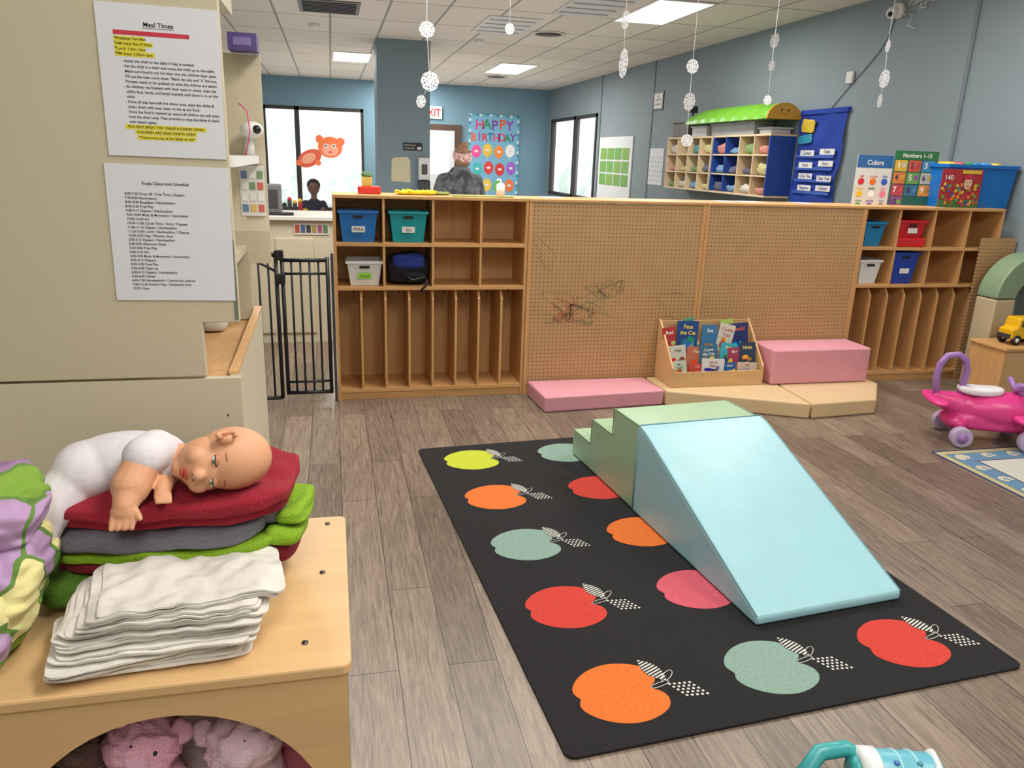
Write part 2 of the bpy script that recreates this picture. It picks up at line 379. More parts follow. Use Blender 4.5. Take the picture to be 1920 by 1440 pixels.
def curve_scribble(g,x0,x1,z0,z1,m,n,seed,w=.0011):
    random.seed(seed); x=random.uniform(x0,x1);z=random.uniform(z0,z1)
    for i in range(n):
        nx=min(x1,max(x0,x+random.uniform(-.18,.18))); nz=min(z1,max(z0,z+random.uniform(-.11,.11)))
        a=Vector((x,FY-.0065,z));b=Vector((nx,FY-.0065,nz)); mid=(a+b)/2+Vector((random.uniform(-.04,.04),0,random.uniform(-.04,.04)))
        pts=[a.lerp(mid,t).lerp(mid.lerp(b,t),t) for t in [k/5. for k in range(6)]]
        for a_,b_ in zip(pts[:-1],pts[1:]):
            d=b_-a_
            if d.length>.001:
                nrm=Vector((-d.z,0,d.x)).normalized()*w; g.poly([a_-nrm,b_-nrm,b_+nrm,a_+nrm],m)
        x,z=nx,nz
def pegunit(x0,x1,lab,scr):
    r=root('pegboard_divider',((x0+x1)/2,(FY+BY)/2,0),lab,'room divider')
    fin(G().box(x0,x1,FY-.012,BY,TZ-.018,TZ,WOODX),'top_panel',r,bevel=.003)
    g=G().box(x0+.02,x1-.02,FY-.005,FY+.004,.03,TZ-.02,PEG)
    if scr:
        for k,(c,a) in enumerate((((104,86,68),(.1,.66,.38,.76)),((84,124,84),(.08,.46,.48,.78)),((84,124,84),(.1,.66,.42,.72)),((192,92,78),(.17,.32,.48,.64)),((192,92,78),(.19,.30,.50,.60)),((108,88,66),(.3,.70,.34,.6)))):
            curve_scribble(g,x0+a[0],x0+a[1],a[2],a[3],plain(*c),18,k+3)
        curve_scribble(g,x0+.9,x0+1.1,.5,.8,plain(130,96,66),7,11,.0009); curve_scribble(g,x0+.04,x0+.16,.5,1.1,plain(124,96,68),7,12,.0009)
    fin(g,'pegboard_panel',r,origin=r['_o'])
    g=G().box(x0,x0+.02,FY-.01,FY+.004,.0,TZ-.018,WOOD).box(x1-.02,x1,FY-.01,FY+.004,.0,TZ-.018,WOOD).box(x0+.02,x1-.02,FY-.01,FY+.004,0,.03,WOOD); fin(g,'panel_frame',r)
    for a in (x0,x1-.018): fin(G().box(a,a+.018,FY+.004,BY,0,TZ-.018,WOOD),'side_panel',r)
pegunit(1.192,2.386,'tan pegboard-backed room divider with crayon scribbles',True)
pegunit(2.389,3.583,'clean tan pegboard-backed room divider with wood frame',False)

def bin_(name,x0,x1,y0,z0,h,m,lab,txt=None,lm=None,d=.24,grp=None,tc=INK):
    x1b,x0b=x1-.02,x0+.02; y1=y0+d; t=.004
    r=root(name,((x0+x1)/2,y0+d/2,z0),lab,'storage bin')
    o=[(x0b,y0+.02),(x1b,y0+.02),(x1b,y1-.02),(x0b,y1-.02)]; T=[(x0,y0),(x1,y0),(x1,y1),(x0,y1)]
    vs=[(a,b,z0) for a,b in o]+[(a,b,z0+h) for a,b in T]+[(a+(t if i in(0,3) else -t),b+(t if i<2 else -t),z0+h) for i,(a,b) in enumerate(T)]+[(a+(t if i in(0,3) else -t),b+(t if i<2 else -t),z0+t) for i,(a,b) in enumerate(o)]
    fs=[(3,2,1,0),(12,13,14,15)]
    for i in range(4):
        j=(i+1)%4; fs+=[(i,j,4+j,4+i),(4+i,4+j,8+j,8+i),(8+i,8+j,12+j,12+i)]
    fin(G().add(vs,fs,m),'bin_body',r,bevel=.003)
    g=G(); e=.008
    for q in ((x0-e,x1+e,y0-e,y0+.002),(x0-e,x1+e,y1-.002,y1+e),(x0-e,x0+.002,y0,y1),(x1-.002,x1+e,y0,y1)): g.box(*q,z0+h-.014,z0+h+.002,m)
    fin(g,'bin_rim',r,bevel=.002)
    cx=(x0+x1)/2
    fin(G().box(cx-.03,cx+.03,y0-.0015,y0+.002,z0+h-.042,z0+h-.026,BLACK),'handle_slot',r)
    if txt is not None:
        lw=.034;zc=z0+h*.42; yy=y0+.02*(1-.45)-.003
        g=G().box(cx-lw-.005,cx+lw+.005,yy-.006,yy-.004,zc-.018,zc+.018,lm or WHITE)
        if txt: g.text(txt,(cx,yy-.0075,zc-.009),X,Z,.019,tc,False,'c',.062)
        fin(g,'name_label',r)
    return r
BL=plastic(20,110,190);TE=plastic(0,150,160)
bin_('storage_bin',.035,.262,4.725,.986,.185,BL,'bright blue plastic bin with white name label','MIRA')
bin_('storage_bin',.335,.56,4.725,.986,.185,TE,'teal plastic bin with white name label','ELI')
bin_('storage_bin',.075,.285,4.725,.721,.15,plastic(222,222,220),'white plastic bin with green name label','Imani',plain(150,215,70))
bin_('storage_bin',3.63,3.79,4.73,.986,.17,plastic(20,120,175),'small blue plastic bin in maple cubby')
bin_('storage_bin',3.90,4.12,4.725,1.05,.12,plastic(205,25,35),'bright red plastic bin with name label','',WHITE)
bin_('storage_bin',3.63,3.80,4.725,.721,.17,plastic(220,222,224),'plain white plastic bin in maple cubby')
bin_('storage_bin',3.90,4.10,4.725,.721,.225,plastic(25,60,170),'dark blue plastic bin with name label','',WHITE)
g=G().box(3.89,4.13,4.72,4.98,.986,1.05,plastic(205,30,35)); fin(g,'plastic_tray',label='shallow red plastic tray under red bin',cat='tray',bevel=.01)
r=root('backpack',(.45,4.86,.72),'small black and blue backpack lying in cubby','backpack')
fin(G().soft((.45,4.85,.82),(.125,.12,.09),cloth(22,24,34,bump=.2),n=4,cuts=18,amp=.022,freq=9,seed=2),'backpack_body',r)
fin(G().soft((.45,4.755,.87),(.10,.035,.045),cloth(30,50,130,bump=.2),n=4,cuts=14,amp=.012,freq=14,seed=3),'front_pocket',r)
fin(G().tube([(.40,4.72,.80),(.47,4.70,.76),(.55,4.695,.78),(.56,4.69,.74),(.52,4.69,.70)],.007,BLACK,6),'strap',r)

# ---------------------------------------------------------------- soft mats
PINK=vinyl(218,150,164);BEI=vinyl(212,184,142)
fin(G().prism([(1.235,4.30),(2.05,4.36),(2.03,4.67),(1.215,4.67)],0,.10,PINK),'foam_mat',label='low pink vinyl foam floor mat',cat='foam mat',bevel=.012,seg=3)
fin(G().prism([(2.06,4.345),(2.86,3.97),(2.90,4.67),(2.05,4.67)],0,.10,BEI),'foam_mat',label='low beige vinyl foam mat with angled edge',cat='foam mat',bevel=.012,seg=3)
fin(G().prism([(2.875,3.97),(3.36,4.01),(3.62,4.34),(3.58,4.67),(2.915,4.67)],0,.10,BEI),'foam_mat',label='low beige vinyl foam mat with cut corner',cat='foam mat',bevel=.012,seg=3)
fin(G().box(2.82,3.56,4.38,4.67,.102,.34,PINK),'foam_block',label='pink vinyl foam block on beige mat',cat='foam block',bevel=.014,seg=3)

# ---------------------------------------------------------------- book display
r=root('book_display',(2.44,4.54,.10),'small birch tiered book display on beige mat','book display')
for x in (2.11,2.757): fin(G().prism([(4.40,.102),(4.40,.23),(4.655,.50),(4.675,.50),(4.675,.102)],x,x+.014,BIRCH,axis='x'),'side_panel',r,bevel=.003)
fin(G().box(2.124,2.757,4.402,4.414,.102,.20,BIRCH),'front_panel',r)
fin(G().box(2.124,2.757,4.66,4.674,.102,.49,BIRCH),'back_panel',r)
fin(G().box(2.124,2.757,4.415,4.66,.102,.115,BIRCH),'bottom_panel',r)
fin(G().box(2.124,2.757,4.505,4.513,.115,.27,BIRCH),'tier_divider',r); fin(G().box(2.124,2.757,4.59,4.598,.115,.34,BIRCH),'tier_divider',r)
def book(x,y,z,w,h,c,title,tcol,lab,c2=None,tilt=.12,rz=0,rows=None):
    r=root('picture_book',(x,y,z),lab,'book',group='picture books in wooden display')
    M=Matrix.Translation((x,y,z))@Matrix.Rotation(rz,4,'Y')@Matrix.Rotation(-tilt,4,'X')
    cm=plain(*c,rough=.4)
    g=G(M).box(-w/2,w/2,0,.002,0,h,cm).box(-w/2,w/2,.010,.012,0,h,cm).box(-w/2,-w/2+.002,.002,.010,0,h,cm)
    if c2:
        random.seed(int(x*1000)); 
        for q in range(9):
            cc=tuple(max(0,min(255,int(v+random.uniform(-80,60)))) for v in c2)
            g.disc((random.uniform(-w*.32,w*.32),-.0006-.00008*q,random.uniform(h*.12,h*.6)),w*random.uniform(.06,.2),h*random.uniform(.04,.12),X,Z,plain(*cc),12,random.uniform(0,3))
    for i,t in enumerate(title): g.text(t,(0,-.0016,h*(.82-.14*i)),X,Z,h*.095,plain(*tcol),True,'c',w*.78)
    fin(g,'book_cover',r)
    fin(G(M).box(-w/2+.003,w/2-.003,.003,.009,.003,h-.004,WHITE),'book_pages',r)
bk=[(2.175,4.555,.215,.09,.25,(180,50,50),['Red'],(250,240,230),'red picture book standing in display',(240,200,90),-.12),
(2.27,4.553,.225,.15,.28,(35,70,130),['Pete','the Cat'],(250,220,90),'dark blue picture book with yellow title',(60,130,180),.05),
(2.355,4.57,.25,.08,.28,(90,150,120),['Farm'],(255,255,255),'green picture book at the back row',(200,200,200),-.25),
(2.43,4.555,.215,.11,.26,(60,120,170),['Sea'],(240,240,230),'mid blue picture book in back row',(230,190,80),.06),
(2.52,4.550,.225,.11,.26,(216,212,200),['I Love','You'],(190,70,60),'cream picture book in back row',(210,110,90),.22),
(2.60,4.57,.24,.09,.27,(170,200,90),['Zoo'],(60,60,60),'lime picture book at back row',(210,110,90),-.12),
(2.67,4.553,.215,.14,.27,(40,50,110),['Shark!'],(240,110,60),'navy picture book with orange title',(40,150,190),-.08),
(2.20,4.472,.14,.11,.22,(210,206,196),['Hen'],(60,90,60),'white picture book in middle row',(190,60,40),-.1),
(2.29,4.468,.14,.13,.21,(190,110,84),['Fox'],(250,230,200),'pale orange picture book in middle row',(190,60,40),.12),
(2.41,4.465,.15,.13,.21,(60,110,140),['I Love','My Cat'],(255,255,255),'dull blue picture book in middle row',(240,200,60),-.08),
(2.52,4.472,.14,.11,.23,(60,170,190),['Fish'],(255,250,120),'aqua picture book in middle row',(20,80,140),.14),
(2.60,4.470,.14,.10,.20,(160,60,90),['Bug'],(250,230,200),'magenta picture book in middle row',(240,200,60),-.06),
(2.69,4.468,.14,.12,.23,(40,60,90),['Night'],(240,220,120),'dark picture book in middle row',(220,120,50),-.04),
(2.19,4.425,.118,.10,.15,(196,206,190),['My','Truck'],(30,120,90),'pale picture book in front row',(200,50,50),-.12),
(2.29,4.426,.118,.10,.13,(200,70,60),['1 2 3'],(250,240,220),'red board book in front row',(240,200,60),.1),
(2.41,4.424,.118,.16,.16,(212,216,214),['hungry','hippo!'],(170,50,60),'white picture book with animal cover',(60,90,120),.06),
(2.545,4.426,.118,.09,.13,(30,90,160),['Moon'],(255,240,160),'blue board book in front row',(230,230,120),-.06),
(2.66,4.424,.118,.14,.13,(206,186,172),['ABC'],(120,60,60),'peach board book in front row',(160,110,189),.05)]
for b in bk: book(*b[:-1],tilt=.10,rz=b[-1])

# ---------------------------------------------------------------- rug
th=math.radians(3.8)
MR=Matrix.Translation((.40,3.78,0))@Matrix.Rotation(th,4,'Z')
RUGB=cloth(21,20,23,var=.4,scale=300,bump=.7)
g=G(MR)
def rr(x0,x1,y0,y1,rd,n=6):
    pts=[]
    for cx,cy,a0 in ((x1-rd,y1-rd,0),(x0+rd,y1-rd,90),(x0+rd,y0+rd,180),(x1-rd,y0+rd,270)):
        for i in range(n+1):
            a=math.radians(a0+90.*i/n); pts.append((cx+rd*math.cos(a),cy+rd*math.sin(a)))
    return pts
g.prism(rr(0,1.55,-2.245,0,.03),0,.009,RUGB)
CM={'y':cloth(180,190,44,var=.2,scale=120),'o':cloth(218,106,36,var=.2,scale=120),'s':cloth(126,154,142,var=.15,scale=120),'r':cloth(194,54,42,var=.2,scale=120),'p':cloth(198,82,98,var=.18,scale=120)}
LW=cloth(208,208,200,var=.1)
def apple(cx,cy,c):
    pts=[]
    for k in range(96):
        t=2*math.pi*k/96; tt=(t+math.pi)%(2*math.pi)-math.pi
        # shoulders at the stem end (+x), deep notch, narrower base with a small dimple
        rr_=.150*(1-.32*math.exp(-(abs(tt+.02)/.20)**1.5)-.14*math.exp(-(abs(abs(tt)-math.pi)/.20)**1.6)+.05*math.exp(-((abs(tt)-.62)/.34)**2))
        x=rr_*math.cos(t); pts.append((cx+x*.95,cy+rr_*math.sin(t)*(.86+.45*x)))
    n=len(pts); g.add([(cx,cy,.0098)]+[(x,y,.0098) for x,y in pts],[(0,1+k,1+(k+1)%n) for k in range(n)],CM[c])
    def leafpt(c0,a,b,ca,sa,z): return (c0[0]+a*ca-b*sa,c0[1]+a*sa+b*ca,z)
    def lf(c0,L_,W_,ang,n,mode):
        ca,sa=math.cos(ang),math.sin(ang)
        prof=lambda t:max(0,1-abs(t)**1.9)
        if mode=='s':
            ol=[leafpt(c0,L_*t,W_*prof(t)*1.05,ca,sa,.0102) for t in [-1+i/8. for i in range(17)]]+[leafpt(c0,L_*t,-W_*prof(t)*1.05,ca,sa,.0102) for t in [1-i/8. for i in range(1,16)]]
            g.poly(ol,RUGB)
            for i in range(n):
                t=-1+2*(i+.5)/n; w=L_/n*.5
                g.poly([leafpt(c0,t*L_-w,-W_*prof(t-.5/n),ca,sa,.0107),leafpt(c0,t*L_+w,-W_*prof(t+.5/n),ca,sa,.0107),leafpt(c0,t*L_+w,W_*prof(t+.5/n),ca,sa,.0107),leafpt(c0,t*L_-w,W_*prof(t-.5/n),ca,sa,.0107)],LW)
        else:
            st=.0155; ni=int(L_/st)+1
            for i in range(-ni,ni+1):
                for j in range(-4,5):
                    a=i*st*.9; b=(j+(.5 if i%2 else 0))*st
                    if abs(a)>L_*.95 or abs(b)>W_*prof(a/L_)-.003: continue
                    rd=.0047
                    g.poly([leafpt(c0,a+rd*math.cos(q),b+rd*math.sin(q),ca,sa,.0107) for q in [k*math.pi/4 for k in range(8)]],LW)
    lf((cx+.138,cy+.070),.060,.026,math.radians(-68),11,'s')
    lf((cx+.206,cy-.036),.070,.036,math.radians(-36),7,'d')
    def ring(px,py,a_,b_,w,rot,a0=0,a1=2*math.pi):
        n=20
        for k in range(n):
            q0,q1=a0+(a1-a0)*k/n,a0+(a1-a0)*(k+1)/n
            def P(q,e):
                x=(a_+e)*math.cos(q);y=(b_+e)*math.sin(q); return (px+x*math.cos(rot)-y*math.sin(rot),py+x*math.sin(rot)+y*math.cos(rot),.0109)
            g.poly([P(q0,0),P(q0,w),P(q1,w),P(q1,0)],LW)
    ring(cx+.172,cy+.034,.030,.010,.0022,math.radians(40))
    ring(cx+.132,cy+.002,.032,.007,.0022,math.radians(12))
for ci,(bx,cs) in enumerate(((.24,'yosro'),(.745,'srops'),(1.25,'oyrsr'))):
    for ri,c in enumerate(cs): apple(bx,-.205-.459*ri-(0 if ci==0 else .005),c)
fin(g,'area_rug',label='black area rug with rows of colourful apples',cat='rug')

# ---------------------------------------------------------------- climber
ax=Vector((1.195,3.60,0)); bx=Vector((1.352,1.985,0)); d=(bx-ax).normalized(); ang=math.atan2(d.y,d.x)+math.pi/2
MCm=Matrix.Translation((1.195,3.60,.0108))@Matrix.Rotation(ang,4,'Z')
GRN=vinyl(162,192,158);SKY=vinyl(156,204,214)
r=root('foam_stairs',tuple(MCm@Vector((.3,-.35,0))),'pale green vinyl foam steps on apple rug','soft play block')
fin(G(MCm).prism([(0,0),(0,.14),(-.225,.14),(-.225,.27),(-.455,.27),(-.455,.40),(-.70,.40),(-.70,0)],0,.60,GRN,axis='x'),'foam_body',r,bevel=.012,seg=3)
SEAM=vinyl(138,168,136); SEAMB=vinyl(124,172,182)
g=G(MCm)
for x in (.001,.599):
    P_=[(x,0,.139),(x,-.224,.139),(x,-.226,.269),(x,-.454,.269),(x,-.456,.399),(x,-.695,.399)]
    g.tube(P_,.0028,SEAM,6)
fin(g,'seam_piping',r)
r=root('foam_ramp',tuple(MCm@Vector((.3,-1.16,0))),'light blue vinyl foam ramp against green steps','soft play block')
fin(G(MCm).prism([(-.705,0),(-.705,.405),(-.76,.392),(-1.62,.036),(-1.62,0)],-.004,.614,SKY,axis='x'),'foam_body',r,bevel=.012,seg=3)
g=G(MCm)
for x in (-.001,.611): g.tube([(x,-.71,.402),(x,-.76,.390),(x,-1.615,.036)],.0028,SEAMB,6)
g.tube([(0,-.708,.404),(.61,-.708,.404)],.0028,SEAMB,6); g.tube([(-.004,-.708,.39),(-.004,-.708,.01)],.0026,SEAMB,6)
fin(g,'seam_piping',r)

# ---------------------------------------------------------------- toy box with round opening
bx0_,bx1_,by0,by1,bz=-1.0,.006,.985,1.475,.78
PLY=mat((212,172,120),rough=.42,kind='woodx',scale=12,var=.09)
r=root('toy_cabinet',(-.5,1.24,0),'birch plywood play cabinet with oval front opening','cabinet')
fin(G().prism(rr(bx0_,bx1_,by0-.004,by1,.015),bz-.02,bz,PLY),'top_panel',r,bevel=.004)
def holed(x0,x1,z0,z1,cx,cz,ra_,rb_,y,t,m,n=48):
    g=G(); inn=[];out=[]
    for k in range(n):
        a=2*math.pi*(k+.5)/n; c,s_=math.cos(a),math.sin(a); inn.append((cx+ra_*c,cz+rb_*s_))
        tx=((x1-cx)/c if c>0 else (x0-cx)/c) if abs(c)>1e-6 else 1e9; tz=((z1-cz)/s_ if s_>0 else (z0-cz)/s_) if abs(s_)>1e-6 else 1e9
        q=min(tx,tz); out.append((cx+q*c,cz+q*s_))
    vs=[(a,y,b) for a,b in inn]+[(a,y,b) for a,b in out]+[(a,y+t,b) for a,b in inn]+[(a,y+t,b) for a,b in out]; fs=[]
    for k in range(n):
        j=(k+1)%n; fs+=[(k,n+k,n+j,j)[::-1],(2*n+k,3*n+k,3*n+j,2*n+j),(k,j,2*n+j,2*n+k)]
    for c_,(px,pz) in enumerate(((x1,z1),(x0,z1),(x0,z0),(x1,z0))):
        best=[k for k in range(n) if (abs(out[k][0]-px)<1e-6)!=(abs(out[(k+1)%n][0]-px)<1e-6) and abs(out[k][1]-pz)<(z1-z0)*.45 and abs(out[(k+1)%n][1]-pz)<(z1-z0)*.45 and abs(out[k][0]-px)<(x1-x0)*.4]
        for k in best[:1]:
            o=len(vs); vs.append((px,y,pz)); vs.append((px,y+t,pz)); j=(k+1)%n; fs.append((n+k,o,n+j)[::-1]); fs.append((3*n+k,o+1,3*n+j))
    return g.add(vs,fs,m)
fin(holed(bx0_+.005,bx1_-.006,.0,bz-.02,-.256,.500,.222,.225,by0,.016,PLY),'front_panel',r)
fin(G().box(bx1_-.022,bx1_-.006,by0+.016,by1-.004,0,bz-.02,PLY),'side_panel',r); fin(G().box(bx0_+.006,bx0_+.022,by0+.016,by1-.004,0,bz-.02,PLY),'side_panel',r)
fin(G().box(bx0_+.022,bx1_-.022,by1-.012,by1-.002,0,bz-.02,WOODD),'back_panel',r)
fin(G().box(bx0_+.022,bx1_-.022,by0+.016,by1-.012,.30,.316,WOODD),'inner_shelf',r)
for x,y in ((-.062,1.045),(-.03,1.44),(-.038,1.25),(-.62,1.05)):
    fin(G().tube([(x,y,bz),(x,y,bz+.002)],.005,plain(90,90,90,metal=1,rough=.3),12),'screw',r)
PL=[((-.315,1.075,.575),.062,(246,176,200),'pink plush toy with soft matted fur',.5),((-.165,1.085,.550),.070,(250,206,216),'pale pink plush bear inside cabinet',-.45),((-.410,1.10,.580),.052,(112,84,78),'dark brown fuzzy plush toy in cabinet',.2),((-.075,1.16,.52),.06,(228,130,150),'rose coloured plush toy in cabinet',-.3),((-.24,1.22,.60),.07,(232,206,206),'grey pink fuzzy plush toy in cabinet',.9)]
for (c,s_,cc,lab,tl) in PL:
    r=root('plush_toy',(c[0],c[1],.316),lab,'stuffed toy',group='plush toys in the cabinet'); m=mat(cc,kind='plush',rough=1,bump=.6,scale=280,var=.10)
    zb=.316
    fin(G().soft((c[0],c[1],(zb+c[2])/2),(s_*.95,s_*.75,(c[2]-zb)/2),m,n=3,amp=.02,freq=14,seed=c[0]*9),'plush_body',r)
    hc_=Vector((c[0],c[1],c[2]+s_*.5)); MH=Matrix.Translation(hc_)@Matrix.Rotation(tl,4,'Y')@Matrix.Rotation(-.35,4,'X')
    fin(G(MH).soft((0,0,0),(s_*.9,s_*.75,s_*.74),m,n=2.3,cuts=24,amp=.012,freq=26,seed=c[1]*7),'plush_head',r)
    for sx in (-1,1): fin(G(MH).soft((sx*s_*.68,-.01,s_*.60),(s_*.30,s_*.16,s_*.32),m,n=2.2,cuts=8,amp=.008,freq=30),'plush_ear',r)
    fin(G(MH).ell((0,-s_*.62,-s_*.18),(s_*.35,s_*.25,s_*.26),mat(tuple(min(255,q+12) for q in cc),kind='plush',rough=1,bump=.6,scale=280,var=.08)),'plush_muzzle',r)
    for sx in (-1,1): fin(G(MH).ell((sx*s_*.28,-s_*.68,s_*.16),s_*.06,BLACK,10,6),'plush_eye',r)

# ---------------------------------------------------------------- blankets and cloths
def blanket(name,lab,layers,grp=None):
    g=G()
    for L_ in layers:
        k=dict(L_[3]); k.setdefault('wave',(.012,8)); g.soft(*L_[:3],**k)
    return fin(g,name,label=lab,cat='blanket',group=grp)
RED=cloth(150,22,42,bump=.5);MAR=cloth(130,20,38,bump=.5);GRY=cloth(110,110,120,bump=.5);LIM=cloth(130,172,30,bump=.5);LIM2=cloth(90,132,38,bump=.5)
rz=-.08
def lay(cx,cy,cz,hx,hy,hz,m,s_,**k):
    d=dict(n=5,cuts=28,amp=.009,freq=10,rz=rz,seed=s_); d.update(k); return ((cx,cy+.018,cz),(hx,hy-.008,hz),m,d)
blanket('folded_blanket','green fleece blanket folded at stack bottom',[lay(-.295,1.30,.801,.175,.12,.017,LIM2,1,wave=(.002,7)),lay(-.425,1.235,.812,.060,.085,.028,LIM2,4,n=3,wave=None,rz=.1)],'folded fleece blankets')
blanket('folded_blanket','maroon fleece blanket folded in stack',[lay(-.27,1.285,.834,.180,.125,.013,MAR,5),lay(-.263,1.275,.856,.176,.126,.012,MAR,6),lay(-.10,1.25,.846,.024,.08,.022,MAR,7,n=3,rz=-.15)],'folded fleece blankets')
blanket('folded_blanket','lime green fleece blanket folded in stack',[lay(-.275,1.272,.877,.178,.128,.011,LIM,8),lay(-.090,1.235,.880,.030,.080,.019,LIM,9,n=3.2,rz=-.2,amp=.014),lay(-.080,1.245,.912,.030,.07,.019,LIM,10,n=3.2,rz=-.1,amp=.016)],'folded fleece blankets')
blanket('folded_blanket','grey fleece blanket folded in stack',[lay(-.285,1.268,.906,.168,.126,.021,GRY,12),lay(-.12,1.27,.915,.03,.09,.022,GRY,14,n=3)],'folded fleece blankets')
blanket('folded_blanket','dark red fleece blanket folded on stack top',[lay(-.262,1.27,.938,.178,.122,.015,RED,15),lay(-.255,1.260,.960,.180,.130,.016,RED,16)],'folded fleece blankets')
WC=cloth(216,211,202,var=.04,bump=.12,scale=70)
zz=bz+.001
NCL=7
for i in range(NCL):
    random.seed(40+i); k=i/(NCL-1.)
    cx=-.284+k*.045+random.uniform(-.014,.014); cy=1.088+k*.014+random.uniform(-.006,.006)
    hx=.144-k*.012+random.uniform(-.008,.008); hy=.080-k*.003; rz_=.12+random.uniform(-.13,.09)
    g=G()
    for j in range(3):
        t=.0023
        g.soft((cx+random.uniform(-.008,.008),cy+random.uniform(-.004,.006),zz+t),(hx*(1-.05*random.random()),hy*(1-.06*random.random()),t*.9),WC,n=14,cuts=36,amp=.0026,freq=22,rz=rz_+random.uniform(-.03,.03),seed=i*3+j,wave=(.003+.013*k,14)); zz+=t*2
    fin(g,'folded_cloth',label='folded white cotton cloth in neat stack',cat='cloth',group='stack of white cloths')
PAT=blob_mat('cushion_pattern',[(122,160,54),(216,204,76),(156,120,162),(150,182,74),(226,216,150),(180,146,186)],10,line=(96,132,60))
g=G().soft((-.503,1.13,.880),(.066,.100,.096),PAT,n=3,cuts=26,amp=.028,freq=14,seed=3,rot=(0,.34,.1)).soft((-.490,1.15,.992),(.066,.088,.042),PAT,n=3,cuts=24,amp=.020,freq=16,seed=8,rot=(.1,.14,.1)).soft((-.492,1.06,.85),(.038,.05,.060),PAT,n=3,cuts=18,amp=.012,freq=18,seed=5,rot=(0,.2,0))
fin(g,'patterned_cushion',label='green yellow purple patterned soft cushion beside blankets',cat='cushion')

# ---------------------------------------------------------------- baby doll
SK=mat((212,154,116),kind='dollskin',rough=.6,scale=6,var=.05)
r=root('baby_doll',(-.28,1.25,.975),'bald baby doll in white shirt lying on blankets','doll')
g=G(); hc=Vector((-.176,1.205,1.022))
def H(x,y,z): return hc+Vector((x,y,z))
g.ell(H(.008,.004,.002),(.060,.054,.050),SK,28,18)
g.ell(H(-.030,-.008,0),(.046,.044,.042),SK,24,16)
g.ell(H(-.040,-.030,-.022),(.018,.018,.017),SK); g.ell(H(-.040,-.030,.020),(.018,.018,.017),SK)
g.ell(H(-.068,-.020,-.001),(.013,.016,.015),SK)
g.ell(H(-.036,-.054,-.001),(.011,.0095,.009),SK,12,8)
g.ell(H(.004,-.030,.047),(.013,.009,.009),SK,12,8)
g.cap(H(-.045,.015,-.004),(-.275,1.240,1.01),.026,.034,SK)
g.ell((-.35,1.27,1.010),(.085,.045,.036),SK)
g.cap((-.296,1.200,1.036),(-.312,1.165,1.003),.028,.029,SK); g.cap((-.312,1.165,1.003),(-.316,1.140,.984),.027,.018,SK)
g.ell((-.317,1.134,.976),(.020,.014,.014),SK,12,8)
for k in range(4):
    a=Vector((-.331+.0095*k,1.127,.970)); g.cap(a,a+Vector((-.002,-.008,-.013)),.0053,.0045,SK,8)
g.cap((-.300,1.132,.978),(-.293,1.122,.970),.0056,.0048,SK,8)
g.cap((-.268,1.185,.998),(-.268,1.165,.992),.014,.012,SK)
g.ell((-.266,1.155,.990),(.014,.011,.009),SK,12,8)
for k in range(4):
    a=Vector((-.273+.006*k,1.148,.990)); g.cap(a,a+Vector((.002,-.010,-.004)),.004,.0035,SK,8)
fin(g,'doll_body',r,remesh=.0024,smooth=3)
g=G(); SH=cloth(216,210,214,var=.04,bump=.14,scale=60)
g.ell((-.340,1.275,1.006),(.096,.058,.045),SH,28,18); g.ell((-.285,1.245,1.012),(.044,.052,.044),SH)
g.cap((-.285,1.225,1.036),(-.296,1.196,1.038),.035,.033,SH)
g.ell((-.398,1.262,.995),(.054,.060,.048),SH,24,14); g.cap((-.41,1.25,.985),(-.444,1.20,.955),.043,.036,SH)
g.cap((-.444,1.20,.955),(-.462,1.175,.90),.034,.026,SH)
fin(g,'doll_shirt',r,remesh=.003,smooth=12)
LIP=plain(186,74,66); LASH=plain(70,44,32); LIDC=mat((194,132,98),kind='dollskin',rough=.5,scale=6,var=.03)
for zc_,xo in ((.018,-.010),(-.017,-.016)):
    g=G().ell(H(xo,-.0435,zc_),(.0065,.006,.0095),LIDC,16,10).ell(H(xo-.0030,-.0470,zc_),(.0038,.0030,.0080),plain(206,206,196,rough=.2),12,8).ell(H(xo-.0032,-.0490,zc_),(.0028,.0018,.0034),plain(86,104,72,rough=.2),12,8)
    g.tube([H(xo+.0005-.002*math.cos(q*1.4),-.0492+.0035*q*q,zc_+.0098*q) for q in (-1,-.6,-.2,.2,.6,1)],.0013,LASH,6); fin(g,'doll_eye',r)
    g=G().tube([H(xo+.014+.002*math.cos(q*1.4),-.0465+.005*q*q,zc_+.010*q) for q in (-1,-.5,0,.5,1)],.0010,plain(150,92,60),6); fin(g,'doll_eyebrow',r)
g=G().ell(H(-.0555,-.0440,-.001),(.0032,.0045,.010),LIP,12,8).ell(H(-.0615,-.0415,-.001),(.0034,.0045,.008),LIP,12,8); fin(g,'doll_mouth',r)
g=G().ell(H(-.043,-.0605,.0035),(.0012,.001,.0016),LASH,8,6).ell(H(-.043,-.0605,-.0055),(.0012,.001,.0016),LASH,8,6); fin(g,'doll_nostril',r)
g=G().tube([H(.006+.014*math.cos(a),-.030+.011*math.sin(a),.054) for a in [i*math.pi/6-.5 for i in range(10)]],.0034,SK,8).ell(H(.004,-.030,.053),(.008,.006,.003),plain(170,90,66),10,6); fin(g,'doll_ear',r)

